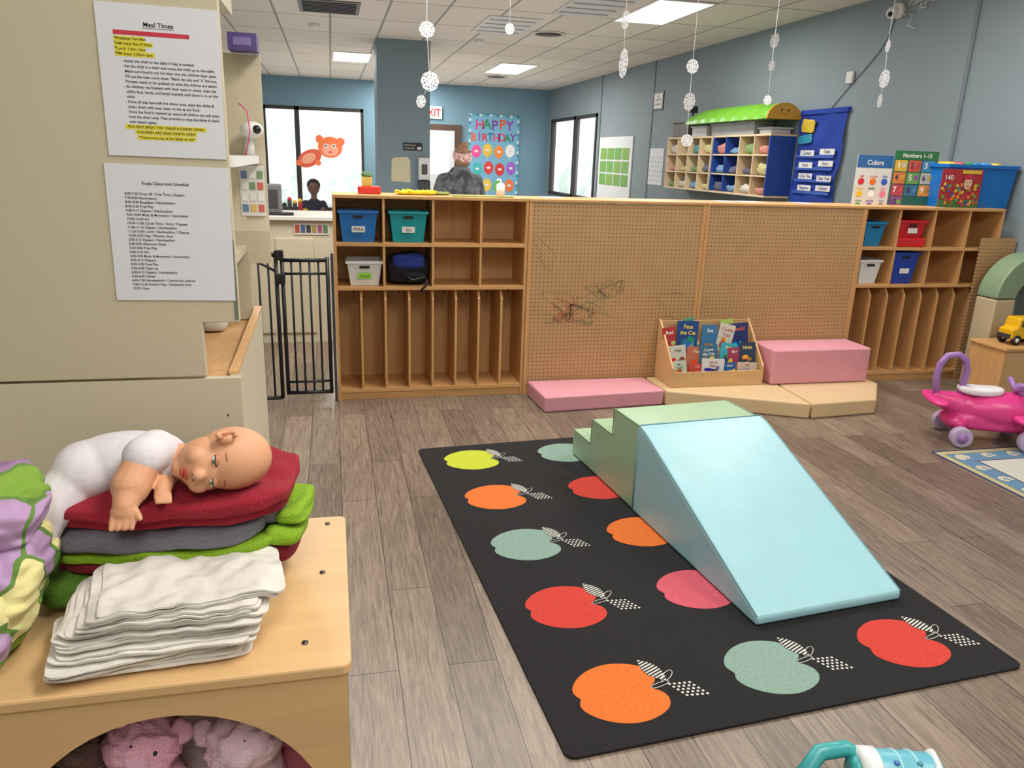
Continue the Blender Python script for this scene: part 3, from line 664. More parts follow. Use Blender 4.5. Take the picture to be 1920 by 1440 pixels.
# ---------------------------------------------------------------- cream cabinets at the side
px=1.5; yf=2.08
LEDGE=mat((206,160,108),kind='wood',rough=.6,scale=30,var=.15)
r=root('low_cabinet',(-.6,1.8,0),'cream laminate low storage cabinet with worn wood edges','cabinet')
fin(G().box(-1.2,-.184,px,px+.018,0,1.075,CREAM2),'end_panel',r)
fin(G().box(-1.2,-.204,px+.018,yf,1.05,1.072,LEDGE),'top_panel',r)
fin(G().prism([(px+.018,0),(yf,0),(yf,1.10),(px+.018,1.078)],-.206,-.190,CREAM2,axis='x'),'front_panel',r,bevel=.002)
fin(G().prism([(px+.018,1.078),(yf,1.10),(yf,1.106),(px+.018,1.084)],-.207,-.189,LEDGE,axis='x'),'wood_edging',r)
fin(G().box(-1.2,-.206,yf-.02,yf,0,1.05,CREAM2),'end_panel',r)
for x,z in ((-.215,.965),(-.212,1.0),(-.40,.83)): fin(G().tube([(x,px-.001,z),(x,px+.001,z)],.002,INK,8),'screw_hole',r)
r=root('tall_cabinet',(-.6,1.8,1.08),'cream laminate upper cabinet with posted papers','cabinet')
fin(G().prism([(-1.2,1.08),(-.245,1.08),(-.245,1.185),(-.178,1.185),(-.178,2.75),(-1.2,2.75)],px,px+.02,CREAM,axis='y'),'end_panel',r,bevel=.0015)
fin(G().box(-1.2,-.214,px+.02,yf-.02,1.80,2.75,CREAM2),'upper_body',r)
fin(G().box(-1.2,-.21,yf-.02,yf,1.075,1.718,CREAM),'far_panel',r); fin(G().box(-.21,-.158,yf-.015,yf,1.22,1.718,CREAM),'face_frame',r)
fin(G().box(-1.2,-.172,px+.02,yf-.021,1.468,1.486,WHITE),'shelf',r); fin(G().box(-1.2,-.215,px+.02,yf-.021,1.25,1.268,CREAM2),'shelf',r)
fin(G().box(-1.2,-.8,px+.02,yf-.02,1.09,1.79,CREAM2),'back_panel',r)
fin(G().box(-.186,-.179,px-.001,px-.0002,1.19,1.34,plain(104,116,98)),'tape_strip',r)
r2=root('baby_monitor',(-.18,2.03,1.486),'white baby monitor camera with dark lens','camera')
fin(G().ell((-.182,2.02,1.545),(.027,.030,.020),WHITE),'monitor_body',r2); fin(G().ell((-.168,1.994,1.546),(.010,.007,.010),BLACK),'lens',r2); fin(G().tube([(-.190,2.03,1.487),(-.190,2.03,1.53)],[.012,.009],WHITE,16),'monitor_base',r2)
g=G().box(-.222,-.162,yf-.022,yf-.0205,1.34,1.462,plain(206,204,198))
random.seed(3)
for i in range(3):
    for j in range(4): g.box(-.218+.019*i,-.204+.019*i,yf-.0235,yf-.022,1.35+.027*j,1.368+.027*j,plain(*random.choice([(190,90,70),(90,120,150),(200,170,90),(110,140,100),(216,216,210)])))
fin(g,'picture_chart',label='small paper chart with rows of pictures',cat='poster')
g=G().box(-.222,-.158,2.0,2.07,1.72,1.757,plain(74,60,120)).box(-.21,-.17,1.999,2.0,1.73,1.747,plain(120,106,160)); fin(g,'purple_box',label='purple box on top of cream cabinet',cat='box')
g=G().tube([(-.20,1.95,1.60),(-.182,1.93,1.585),(-.178,1.93,1.54),(-.19,1.93,1.487)],.0014,plain(220,60,120),6); fin(g,'charging_cable',label='thin pink charging cable hanging over shelf',cat='cable')
for i,(z,c) in enumerate(((1.268,(200,200,196)),(1.268,(150,120,90)),(1.073,(210,210,205)))):
    g=G().soft((-.25-.02*i,1.8+.14*i if i<2 else 1.95,z+.034),(.03,.045,.033),plain(*c),n=5,cuts=8); fin(g,'small_container',label='small pale plastic container on cabinet shelf',cat='container',group='containers on cabinet shelves')
YP=px-.0015
def paper(x0,x1,z0,z1,rot,lab,build):
    cx,cz=(x0+x1)/2,(z0+z1)/2
    M=Matrix.Translation((cx,YP,cz))@Matrix.Rotation(rot,4,'Y')
    g=G(M).box(-(x1-x0)/2,(x1-x0)/2,-.0006,.0006,-(z1-z0)/2,(z1-z0)/2,PAPER)
    r=fin(g,'posted_paper',label=lab,cat='paper',origin=(cx,YP,cz)); t=G(M); build(t,(x1-x0),(z1-z0)); fin(t,'printed_text',r); return r
YEL=plain(226,214,40);REDH=plain(196,40,60)
def b1(t,W,H):
    t.text('Meal Times',(0,-.0009,H/2-.034),X,Z,.0074,INK,True,'c'); t.box(-.025,.025,-.0009,-.0008,H/2-.0365,H/2-.0359,INK)
    t.box(-W*.37,W*.25,-.0009,-.0007,H/2-.0485,H/2-.0415,REDH)
    ys=H/2-.056
    for i,s_ in enumerate(('*Breakfast 7am-8am','*AM Snack 9am-9:30am','*Lunch 11am-12pm','*PM Snack 2:30pm-3pm')):
        t.box(-W*.37,-W*.37+(.048,.060,.048,.062)[i],-.0009,-.0007,ys-.0020,ys+.0056,YEL); t.text(s_,(-W*.365,-.0011,ys),X,Z,.0044,INK,True,'l',.058); ys-=.0080
    L_=['- Assist the child to the table if help is needed.','- Set the child in a chair and move the child up to the table.','  Make sure food is not hot then give the children their plate.','  Fill out the meal count sheet. "Black ink only and "x" the box.','  Process needs to be updated on what the children are eating.','- As children get finished with their meal or snack, wipe the','  child\'s face, hands, and legs(if needed) until there is no on the','  child.','- Once all kids have left the dining area, wipe the tables &','  chairs down with soap water to get up any food.','- Once the food is cleaned up, assure all children are still away','  from the dining area. Then proceed to wipe the tables & chairs','  with bleach spray.']
    ys-=.003
    for s_ in L_: t.text(s_,(-W*.32,-.0009,ys),X,Z,.0044,INK,True,'l',W*.78*min(1,len(s_)/62.)+.0); ys-=.0081
    for i,s_ in enumerate(('*DO NOT SPRAY THE TABLES & CHAIRS WHEN','CHILDREN ARE NEAR DINING AREA*','*There must trey at the tables all day*')):
        w=(.13,.10,.095)[i]; t.box(-w/2,w/2,-.0009,-.0007,ys-.0018,ys+.0056,YEL); t.text(s_,(0,-.0011,ys),X,Z,.0042,INK,True,'c',w*.96); ys-=.0085
def b2(t,W,H):
    t.text('Koala Classroom Schedule',(-.005,-.0009,H/2-.034),X,Z,.0052,INK,True,'c',.08)
    ys=H/2-.052
    for s_ in ['4:30-7:30 Drop off / Free Time / Diapers','7:30-8:00 Handwashing','8:00-8:30 Breakfast / Handwashing','8:30-9:30 Free Play','9:00-9:15 Diapers / Handwashing','9:30-10:00 Music & Movement / Instruments','10:00-10:30 Art','10:30-11:00 Circle Time / Story / Puppets','11:00-11:15 Diapers / Handwashing','11:20-12:00 Lunch / Handwashing / Cleanup','12:00-2:00 Nap / Planning time','2:00-2:15 Diapers / Handwashing','2:30-3:00 Afternoon Snack','3:30-4:00 Free Play','4:00-4:30 Art','4:30-5:00 Music & Movement / Instruments','4:00-4:15 Diapers','4:30-5:30 Free Play','5:30-6:00 Clean up','6:00-6:15 Diapers / Handwashing','6:00-6:45 Dinner','6:45-7:00 Handwashing / Change into pajamas','7:00-10:30 Evening Nap / Relaxation time','10:30 Close']:
        t.text(s_,(-W*.36,-.0009,ys),X,Z,.0043,INK,True,'l',len(s_)*.0025); ys-=.0073
paper(-.372,-.18,1.482,1.725,.01,'white printed meal times sheet with yellow highlights',b1)
paper(-.385,-.181,1.228,1.468,.015,'white printed daily classroom schedule sheet',b2)

# ---------------------------------------------------------------- gate
GM=plain(26,26,30,rough=.35)
r=root('safety_gate',(-.27,4.71,0),'black metal baby safety gate beside cubby','gate')
gy=4.71
fin(G().box(-.02,-.003,gy-.015,gy+.015,0,.92,plain(60,60,62)),'wall_post',r)
g=G(); g.tube([(-.30,gy,.05),(-.30,gy,.90)],.012,GM).tube([(-.30,gy,.88),(-.04,gy,.88)],.012,GM).tube([(-.30,gy,.06),(-.04,gy,.06)],.012,GM).tube([(-.04,gy,.05),(-.04,gy,.90)],.012,GM).tube([(-.30,gy,.80),(-.04,gy,.80)],.008,GM).tube([(-.30,gy,.13),(-.04,gy,.13)],.008,GM)
for i in range(1,5): g.tube([(-.30+.052*i,gy,.06),(-.30+.052*i,gy,.88)],.0065,GM,8)
fin(g,'gate_door',r)
g=G(); g.tube([(-.335,gy,.03),(-.335,gy,.93)],.012,GM).tube([(-.66,gy,.03),(-.335,gy,.03)],.012,GM)
arc=[(-.66+.325*t,gy,1.0-.10*t**2.2) for t in [i/8. for i in range(9)]]; g.tube(arc,.011,GM); g.tube([(p[0],p[1],p[2]-.09) for p in arc],.008,GM)
for i in range(6): 
    x=-.655+.055*i; t=(x+.66)/.325; g.tube([(x,gy,.03),(x,gy,1.0-.10*t**2.2)],.0065,GM,8)
fin(g,'side_extension',r)
fin(G().box(-.345,-.285,gy-.03,gy+.02,.74,.80,GM),'latch',r,bevel=.006); fin(G().box(-.34,-.29,gy-.022,gy+.018,.88,.94,GM),'handle',r,bevel=.006)

# ---------------------------------------------------------------- far left zone
r=root('counter_cabinet',(-.8,6.6,0),'cream counter cabinet with picture strip behind gate','cabinet')
fin(G().box(-1.6,.0,6.32,6.95,0,.98,CREAM2),'cabinet_body',r); fin(G().box(-1.62,.02,6.28,6.97,.98,1.01,plain(214,212,204)),'counter_top',r,bevel=.004)
for x in (-.62,-.30): fin(G().box(x-.145,x+.145,6.305,6.32,.08,.84,CREAM2),'cabinet_door',r,bevel=.004)
g=G().box(-.30,-.03,6.312,6.318,.87,.96,plain(220,216,204))
for i in range(6): g.box(-.29+.043*i,-.255+.043*i,6.309,6.312,.885,.945,plain(*[(170,70,60),(70,90,130),(60,60,60),(160,140,70),(150,80,120),(80,120,80)][i]))
fin(g,'picture_strip',r)
r=root('grey_speaker',(-.49,6.6,1.01),'grey plastic box appliance standing on counter','appliance')
fin(G().box(-.57,-.40,6.5,6.7,1.01,1.24,plain(110,110,112)),'appliance_body',r,bevel=.01); fin(G().box(-.55,-.42,6.495,6.5,1.06,1.20,plain(60,60,62)),'appliance_panel',r)
g=G().box(-.70,-.30,6.38,6.48,1.01,1.03,BLACK); fin(g,'black_tray',label='flat black tray on counter edge',cat='tray',bevel=.005)
r=root('activity_table',(-.35,9.0,0),'low play table with blue top near windows','table')
fin(G().box(-.80,.10,8.7,9.3,.80,.83,plain(60,110,190)),'table_top',r,bevel=.01)
for x in (-.76,.06):
    for y in (8.75,9.25): fin(G().tube([(x,y,0),(x,y,.80)],.02,plain(120,120,120)),'leg',r)
random.seed(12)
for i in range(6):
    x=-.56+.055*i; h=random.uniform(.10,.22); c=random.choice([(30,30,36),(190,40,40),(40,90,170),(60,60,60),(220,180,40)])
    g=G().box(x-.022,x+.022,8.82,8.88,.83,.83+h*.7,plain(*c)).ell((x,8.85,.83+h*.75),.024,plain(*random.choice([(30,30,36),(190,40,40),(220,180,40)])),10,6); fin(g,'toy_block_tower',label='small dark colourful toy standing on play table',cat='toy',group='toys on the play table')
def child():
    r=root('person',(-.20,9.55,0),'child in dark top standing behind play table','person')
    sk=plain(92,60,46); tp=cloth(40,42,56); pn=cloth(50,60,90); x,y=-.205,9.55
    g=G(); g.ell((x,y,1.10),(.072,.082,.088),sk); g.cap((x,y,.97),(x,y,1.06),.035,.035,sk); g.ell((x-.02,y-.083,1.095),.012,sk,8,6)
    g.ell((x,y,.78),(.11,.08,.19),sk)
    for s in (-1,1):
        g.cap((x+s*.11,y,.90),(x+s*.15,y-.05,.80),.035,.03,sk); g.cap((x+s*.15,y-.05,.80),(x+s*.10,y-.17,.86),.028,.022,sk); g.ell((x+s*.095,y-.20,.86),(.022,.03,.014),sk,8,6)
        for k in range(4): g.cap((x+s*.095-.015+.01*k,y-.22,.86),(x+s*.095-.015+.01*k,y-.24,.852),.007,.006,sk,6)
        g.cap((x+s*.075,y-.21,.86),(x+s*.065,y-.225,.86),.008,.006,sk,6)
        g.cap((x+s*.055,y,.58),(x+s*.06,y,.32),.06,.045,sk); g.cap((x+s*.06,y,.32),(x+s*.06,y,.06),.04,.028,sk); g.ell((x+s*.06,y-.04,.03),(.032,.07,.03),sk,10,6)
    fin(g,'child_body',r,remesh=.009,smooth=2)
    g=G(); g.ell((x,y+.012,1.12),(.078,.084,.078),plain(20,16,14)); fin(g,'hair',r)
    g=G(); g.ell((x,y,.78),(.12,.09,.20),tp); 
    for s in (-1,1): g.cap((x+s*.10,y,.91),(x+s*.14,y-.03,.82),.042,.042,tp)
    fin(g,'shirt',r,remesh=.01,smooth=2)
    g=G()
    for s in (-1,1): g.cap((x+s*.055,y,.60),(x+s*.06,y,.12),.068,.045,pn)
    fin(g,'trousers',r,remesh=.01,smooth=2)
    for s in (-1,1): fin(G().ell((x+s*.025,y-.077,1.11),.009,BLACK,8,6),'eye',r)
child()
def cutout():
    c=(-.25,YB-.03); OR=plain(228,110,60,em=.15);OR2=plain(216,86,60,em=.12);PK=plain(236,160,130,em=.12)
    g=G(); y=c[1]
    def D(x,z,rx,rz_,m,o,ang=0): g.disc((x,y-.002*o,z),rx,rz_,X,Z,m,28,ang)
    D(.0,1.60,.26,.22,OR,1); D(-.22,1.76,.08,.09,OR,0); D(.22,1.72,.09,.09,OR,0); D(-.44,1.36,.27,.17,OR2,0,.5); D(-.46,1.36,.16,.10,PK,2,.5)
    D(.0,1.54,.17,.12,PK,2); D(-.09,1.63,.04,.045,WHITE,3); D(.08,1.63,.04,.045,WHITE,3); D(-.09,1.63,.018,.02,BLACK,4); D(.08,1.63,.018,.02,BLACK,4); D(0,1.5,.05,.018,OR2,3); D(-.66,1.26,.07,.06,OR,1); D(-.26,1.27,.06,.06,OR,1)
    fin(g,'paper_monkey_cutout',label='orange paper animal cutout taped on window',cat='decoration')
cutout()

# ---------------------------------------------------------------- column items
yc=11.3
g=G().box(1.0,1.27,yc-.006,yc-.001,1.56,1.665,BLACK); g.text('Maximum Occupancy',(1.02,yc-.007,1.625),X,Z,.018,WHITE,False,'l',.16); g.text('Evacuation Plan',(1.02,yc-.007,1.585),X,Z,.018,WHITE,False,'l',.14); g.box(1.2,1.255,yc-.0075,yc-.0065,1.575,1.61,WHITE); fin(g,'notice_sign',label='small black notice sign on blue column',cat='sign')
g=G().prism([(.83,1.14),(1.10,1.12),(1.10,1.42),(1.06,1.47),(.9,1.46),(.84,1.44)],yc-.003,yc-.0005,plain(206,196,160),axis='y'); fin(g,'unpainted_patch',label='unpainted cream patch on blue column',cat='wall patch')
r=root('soap_dispenser',(1.29,yc-.06,1.05),'white and grey soap dispenser on column','soap dispenser')
fin(G().box(1.21,1.37,yc-.10,yc-.001,1.16,1.47,plain(216,216,214)),'dispenser_body',r,bevel=.02); fin(G().box(1.25,1.33,yc-.106,yc-.098,1.24,1.38,plain(70,70,72)),'dispenser_window',r); fin(G().box(1.21,1.37,yc-.14,yc-.001,1.03,1.15,plain(60,62,66)),'drip_tray',r,bevel=.01)
r=root('exit_sign',(2.2,YB-.04,2.28),'white exit sign with red letters','exit sign')
fin(G().box(1.98,2.42,YB-.05,YB-.001,2.28,2.54,WHITE),'sign_body',r,bevel=.005); g=G().text('EXIT',(2.2,YB-.052,2.33),X,Z,.16,plain(225,30,30,em=1.2),True,'c',.38); fin(g,'sign_letters',r)
yb=YB-.012
r=root('birthday_board',(3.6,yb,.56),'light blue birthday bulletin board with paper balloons','bulletin board')
fin(G().box(3.02,4.18,yb-.012,yb+.01,.50,2.42,plain(116,176,208)),'board_panel',r)
g=G(); random.seed(5); 
for i in range(26):
    z=.52+i*.074
    for x in (3.045,4.155): g.disc((x,yb-.014,z),.03,.03,X,Z,plain(*[(200,220,220),(90,170,190),(60,130,160)][i%3]),12)
for i in range(15):
    for z in (2.40,.52): g.disc((3.06+i*.077,yb-.014,z),.03,.03,X,Z,plain(*[(200,220,220),(90,170,190),(60,130,160)][i%3]),12)
fin(g,'border_trim',r)
PC=[(225,60,120),(40,140,90),(120,60,160),(230,90,40),(160,60,170),(210,50,50),(30,120,150),(230,60,120)]
g=G()
for i,ch in enumerate('HAPPY'): g.text(ch,(3.26+.175*i,yb-.016,2.10+.02*(i%2)),X,Z,.21,plain(*PC[i]),True,'c')
for i,ch in enumerate('BIRTHDAY'): g.text(ch,(3.13+.13*i,yb-.016,1.85+.015*(i%2)),X,Z,.17,plain(*PC[(i+3)%8]),True,'c')
fin(g,'letters',r)
BC=[(230,80,150),(230,190,60),(235,140,60),(235,235,235),(60,180,180),(220,60,60),(210,50,50),(160,90,200),(220,80,130),(235,200,80),(110,190,90),(235,120,60)]
for j in range(3):
    for i in range(4):
        x=3.2+.26*i+.03*(j%2); z=1.63-.38*j+.03*(i%2)
        g=G().disc((x,yb-.016,z),.11,.14,X,Z,plain(*BC[j*4+i]),20).disc((x,yb-.018,z),.045,.028,X,Z,WHITE,14).poly([(x-.02,yb-.016,z-.16),(x+.02,yb-.016,z-.16),(x,yb-.016,z-.13)],plain(*BC[j*4+i])); g.box(x-.003,x+.003,yb-.0165,yb-.0155,z-.22,z-.15,WHITE); fin(g,'paper_balloon',r)

# ---------------------------------------------------------------- person
def person():
    x,y=1.33,8.3
    r=root('person',(x,y,0),'person with bun and bandana wearing grey camouflage hoodie','person')
    sk=plain(196,150,124)
    g=G(); g.ell((x+.03,y+.02,1.475),(.072,.09,.105),sk); g.ell((x+.045,y+.11,1.465),(.014,.02,.02),sk,8,6); g.cap((x,y,1.33),(x+.02,y,1.42),.055,.05,sk); g.ell((x-.045,y+.01,1.465),(.012,.02,.028),sk,8,6)
    g.ell((x,y,1.12),(.17,.11,.26),sk); g.ell((x,y,.88),(.16,.12,.12),sk)
    for s in (-1,1):
        sh=Vector((x+s*.19,y,1.26)); el=Vector((x+s*.24,y+.06,1.02)); wr=Vector((x+s*.14,y+.28,.98))
        g.cap(sh,el,.055,.042,sk); g.cap(el,wr,.04,.028,sk); g.ell(wr+Vector((-s*.02,.05,0)),(.04,.05,.018),sk,12,8)
        for k in range(4): 
            a=wr+Vector((-s*.02-.03+.02*k,.09,0)); g.cap(a,a+Vector((0,.035,-.008)),.0095,.009,sk,8); g.cap(a+Vector((0,.035,-.008)),a+Vector((0,.05,-.03)),.009,.008,sk,8)
        a=wr+Vector((-s*.055,.04,0)); g.cap(a,a+Vector((-s*.02,.04,-.01)),.011,.009,sk,8)
        g.cap((x+s*.09,y,.82),(x+s*.10,y,.47),.09,.06,sk); g.cap((x+s*.10,y,.47),(x+s*.10,y-.01,.10),.055,.038,sk); g.ell((x+s*.10,y+.05,.045),(.045,.12,.045),sk)
    fin(g,'person_body',r,remesh=.009,smooth=2)
    CAM=blob_mat('camouflage',[(86,90,96),(100,104,110),(70,74,80),(112,115,119)],20,.95)
    g=G(); g.ell((x,y,1.12),(.225,.15,.27),CAM); g.ell((x,y+.0,.92),(.20,.15,.13),CAM); g.ell((x-.0,y-.055,1.345),(.115,.09,.068),CAM); g.ell((x,y,1.27),(.21,.12,.09),CAM)
    for s in (-1,1):
        sh=Vector((x+s*.17,y,1.25)); el=Vector((x+s*.25,y+.06,1.02)); wr=Vector((x+s*.15,y+.26,.98)); g.cap(sh,el,.082,.07,CAM); g.cap(el,wr,.065,.045,CAM)
    fin(g,'hoodie',r,remesh=.011,smooth=8)
    g=G()
    for s in (-1,1): g.cap((x+s*.09,y,.84),(x+s*.10,y,.14),.105,.06,cloth(40,44,56))
    fin(g,'trousers',r,remesh=.012,smooth=2)
    HR=mat((150,112,82),kind='hair',rough=.7,bump=.6,scale=40,var=.3)
    g=G(); g.ell((x+.027,y+.0,1.505),(.088,.10,.098),HR); g.ell((x+.02,y-.045,1.455),(.078,.065,.075),HR); g.ell((x+.03,y-.01,1.60),(.058,.058,.042),HR); g.ell((x+.05,y-.01,1.618),(.038,.04,.034),HR); fin(g,'hair',r,remesh=.008,smooth=5)
    BAN=blob_mat('bandana',[(232,196,186),(206,156,150),(240,222,214),(190,128,122)],60)
    n=24; g=G(); vs=[];fs=[]
    for k in range(n):
        a=2*math.pi*k/n; c_,s_=math.cos(a),math.sin(a)
        for dz,e in ((-.040,.004),(-.014,.011),(.018,.010),(.046,.0)): vs.append((x+.027+(.090+e)*c_,y+(.104+e)*s_,1.512+.03*s_+dz))
    for k in range(n):
        j=(k+1)%n
        for q in range(3): fs.append((4*k+q,4*j+q,4*j+q+1,4*k+q+1))
    g.add(vs,fs,BAN,True); fin(g,'bandana',r)
person()
r=root('sink_counter',(1.95,9.1,0),'white sink counter with chrome faucet','sink')
fin(G().box(1.45,2.6,8.85,9.4,0,.93,CREAM2),'cabinet_body',r); fin(G().box(1.43,2.62,8.83,9.42,.93,.96,WHITE),'counter_top',r)
fin(G().tube([(1.72,9.2,.96),(1.72,9.2,1.18),(1.71,9.17,1.24),(1.69,9.12,1.25),(1.68,9.08,1.20)],.015,plain(190,195,200,metal=1,rough=.2)),'faucet',r)

# ---------------------------------------------------------------- items on partition
r=root('wipes_tub',(.22,4.85,TZ),'small red tub with green and yellow items','container')
fin(G().box(.155,.29,4.80,4.92,TZ,TZ+.045,plastic(205,50,40)),'tub_base',r,bevel=.008); fin(G().box(.18,.24,4.83,4.90,TZ+.045,TZ+.10,plain(206,180,80)),'tub_carton',r,bevel=.004); fin(G().soft((.21,4.86,TZ+.112),(.032,.03,.016),plain(70,110,60),n=3,amp=.01,freq=30),'tub_top',r)
fin(G().soft((.505,4.86,TZ+.013),(.125,.06,.010),cloth(222,200,40),n=4,cuts=20,amp=.018,freq=26,seed=2),'yellow_cloth',label='crumpled yellow cloth on cubby top',cat='cloth')
fin(G().soft((.66,4.90,TZ+.012),(.06,.05,.009),cloth(120,130,60),n=4,cuts=12,amp=.01,freq=22,seed=5),'olive_cloth',label='small olive cloth on cubby top',cat='cloth')
r=root('pump_bottle',(1.06,4.95,TZ),'white plastic pump bottle on divider top','bottle')
fin(G().tube([(1.06,4.95,TZ),(1.06,4.95,TZ+.07),(1.06,4.95,TZ+.082)],[.027,.027,.012],WHITE,18),'bottle_body',r); fin(G().tube([(1.06,4.95,TZ+.082),(1.06,4.95,TZ+.10),(1.035,4.95,TZ+.10)],.006,WHITE),'pump',r)
for i,(x,w) in enumerate(((1.32,.14),(2.55,.12),(2.72,.16),(3.15,.1))):
    g=G().box(x,x+w,4.82,4.98,TZ+.0005,TZ+.003,PAPER); fin(g,'paper_sheet',label='loose white paper sheet on divider top',cat='paper',group='loose papers on divider')
g=G().box(.72,1.1,4.735,4.79,TZ+.0005,TZ+.006,plain(110,150,60)); fin(g,'green_folder',label='flat green folder along cubby top edge',cat='folder')
yp_=4.93
r=root('colors_poster',(3.78,yp_,TZ),'colors teaching poster with blue header','poster')
g=G().box(3.63,3.92,yp_,yp_+.006,TZ,1.605,plain(212,212,208)).box(3.63,3.92,yp_-.001,yp_,1.52,1.605,plain(40,94,156)); fin(g,'poster_card',r)
g=G().text('Colors',(3.775,yp_-.002,1.54),X,Z,.035,WHITE,True,'c',.2)
W9=['red','orange','blue','yellow','white','pink','green','purple','grey']; C9=[(205,40,45),(230,110,30),(50,90,190),(230,190,50),(250,250,250),(230,120,160),(70,150,70),(120,70,160),(130,130,130)]
for i in range(9):
    x=3.68+.095*(i%3); z=1.43-.085*(i//3)-.0
    g.disc((x,yp_-.002,z-.005),.026,.023,X,Z,plain(*C9[i]),14); g.text(W9[i],(x,yp_-.002,z+.025),X,Z,.017,plain(*C9[i]) if i!=4 else INK,True,'c',.08)
fin(g,'poster_print',r)
yq=4.94
r=root('numbers_poster',(4.1,yq,TZ),'numbers teaching poster with colourful squares','poster')
g=G().box(3.94,4.30,yq,yq+.006,TZ,1.645,plain(30,96,84)).box(3.94,4.30,yq-.001,yq,1.585,1.645,plain(40,110,62)); fin(g,'poster_card',r)
g=G().text('Numbers 1-10',(4.12,yq-.002,1.60),X,Z,.03,WHITE,True,'c',.32)
cc=[(210,176,60),(200,84,60),(70,136,180),(210,124,60),(110,160,80),(190,190,180),(180,66,84),(60,110,150),(216,150,60),(136,84,152)]
for i in range(10):
    cx_=3.985+.115*(i%3); cz_=1.54-.085*(i//3)
    g.box(cx_-.04,cx_+.062,yq-.002,yq-.001,max(TZ,cz_-.038),cz_+.04,plain(*cc[i])); g.text(str(i+1),(cx_-.012,yq-.003,cz_-.015),X,Z,.042,plain(*((40,50,90) if i%2 else (240,240,240))),True,'c'); g.disc((cx_+.036,yq-.003,cz_+.005),.018,.018,X,Z,plain(*cc[(i+5)%10]),10)
fin(g,'poster_print',r)
r=root('toy_tub',(4.5,4.88,TZ),'large blue plastic tub with berry picture label','storage tub')
BB=plastic(15,105,190); xa,xb,ya,yd=4.255,4.845,4.775,5.02
vs=[(xa+.02,ya+.015,TZ),(xb-.02,ya+.015,TZ),(xb-.02,yd-.01,TZ),(xa+.02,yd-.01,TZ),(xa,ya,1.56),(xb,ya,1.56),(xb,yd,1.56),(xa,yd,1.56)]
fin(G().add(vs,[(0,3,2,1),(0,1,5,4),(1,2,6,5),(2,3,7,6),(3,0,4,7)],BB),'tub_body',r)
g=G(); 
for q in ((xa-.01,xb+.01,ya-.012,ya+.004),(xa-.01,xb+.01,yd-.004,yd+.012),(xa-.01,xa+.004,ya,yd),(xb-.004,xb+.01,ya,yd)): g.box(*q,1.54,1.565,BB)
fin(g,'tub_rim',r,bevel=.003)
g=G().box(4.20,4.54,4.758,4.762,1.268,1.53,plain(170,40,48)).box(4.20,4.54,4.757,4.758,1.268,1.32,plain(60,110,60))
g.text('140',(4.22,4.755,1.455),X,Z,.036,WHITE,True,'l')
random.seed(9)
for i in range(60): g.disc((random.uniform(4.215,4.525),4.7555-.00005*i,random.uniform(1.285,1.43)),.013,.013,X,Z,plain(*random.choice([(190,30,50),(220,180,60),(60,80,170),(90,150,60),(220,130,50),(150,90,50)])),12)
g.disc((4.42,4.7518,1.445),.044,.055,X,Z,plain(120,60,40),16); g.disc((4.42,4.7516,1.435),.034,.042,X,Z,plain(226,176,146),16); g.disc((4.42,4.7514,1.478),.045,.018,X,Z,plain(190,40,60),16); g.box(4.36,4.52,4.7526,4.7528,1.50,1.525,plain(220,180,60)); g.disc((4.408,4.7511,1.44),.004,.005,X,Z,BLACK,8); g.disc((4.432,4.7511,1.44),.004,.005,X,Z,BLACK,8); g.disc((4.42,4.7511,1.415),.012,.005,X,Z,plain(190,60,60),8)
fin(g,'picture_label',r)
random.seed(4)
for i in range(6):
    c=random.choice([(60,160,90),(240,200,50),(220,60,60),(60,150,220)]); g=G().soft((4.34+.08*i,4.9,1.535),(.04,.06,.045),plastic(*c),n=6,cuts=6,rz=i*.7); fin(g,'toy_piece',r)

# ---------------------------------------------------------------- right wall things
LN=NY
xw=XR-.002
r=root('whiteboard',(xw,13.3,.9),'whiteboard with rows of green cards','whiteboard')
g=G().box(xw-.02,xw,12.4,14.05,.80,1.92,plain(212,216,218)); fin(g,'board_panel',r)
g=G()
for i in range(4):
    for j in range(3): g.box(xw-.026,xw-.02,12.52+.37*i,12.84+.37*i,1.10+.22*j,1.29+.22*j,plain(104+8*((i+j)%3),160,72))
fin(g,'green_cards',r)
g=G().box(xw-.006,xw,11.15,11.68,1.18,1.72,PAPER)
for i in range(6):
    g.box(xw-.0065,xw-.006,11.2,11.65,1.24+.07*i,1.243+.07*i,INK)
for i in range(5): g.box(xw-.0065,xw-.006,11.2+.11*i,11.204+.11*i,1.24,1.60,INK)
fin(g,'wall_calendar',label='white paper calendar grid taped on wall',cat='calendar')
g=G().box(xw-.012,xw,11.32,11.68,2.27,2.54,BLACK).box(xw-.014,xw-.012,11.35,11.65,2.30,2.51,WHITE)
g.text('ALWAYS',(xw-.015,11.50,2.40),LN,Z,.04,BLACK,True,'c',.24); g.text('LEARNING',(xw-.015,11.50,2.34),LN,Z,.035,BLACK,True,'c',.24); g.disc((xw-.015,11.50,2.47),.03,.02,LN,Z,BLACK,12)
fin(g,'framed_sign',label='small black framed sign on blue wall',cat='sign')
g=G().box(xw-.03,xw,6.86,6.96,2.29,2.40,plain(206,208,206)); fin(g,'wall_sensor',label='small white wall mounted sensor box',cat='sensor',bevel=.01)
r=root('security_camera',(xw,6.36,2.84),'white dome security camera with loose wires','security camera')
fin(G().tube([(xw,6.36,2.84),(xw-.05,6.36,2.84)],[.07,.06],WHITE,20),'camera_base',r); fin(G().ell((xw-.08,6.36,2.82),.05,WHITE),'camera_head',r); fin(G().ell((xw-.115,6.34,2.805),.022,BLACK,12,8),'camera_lens',r)
WIRE=plain(210,210,208)
g=G()
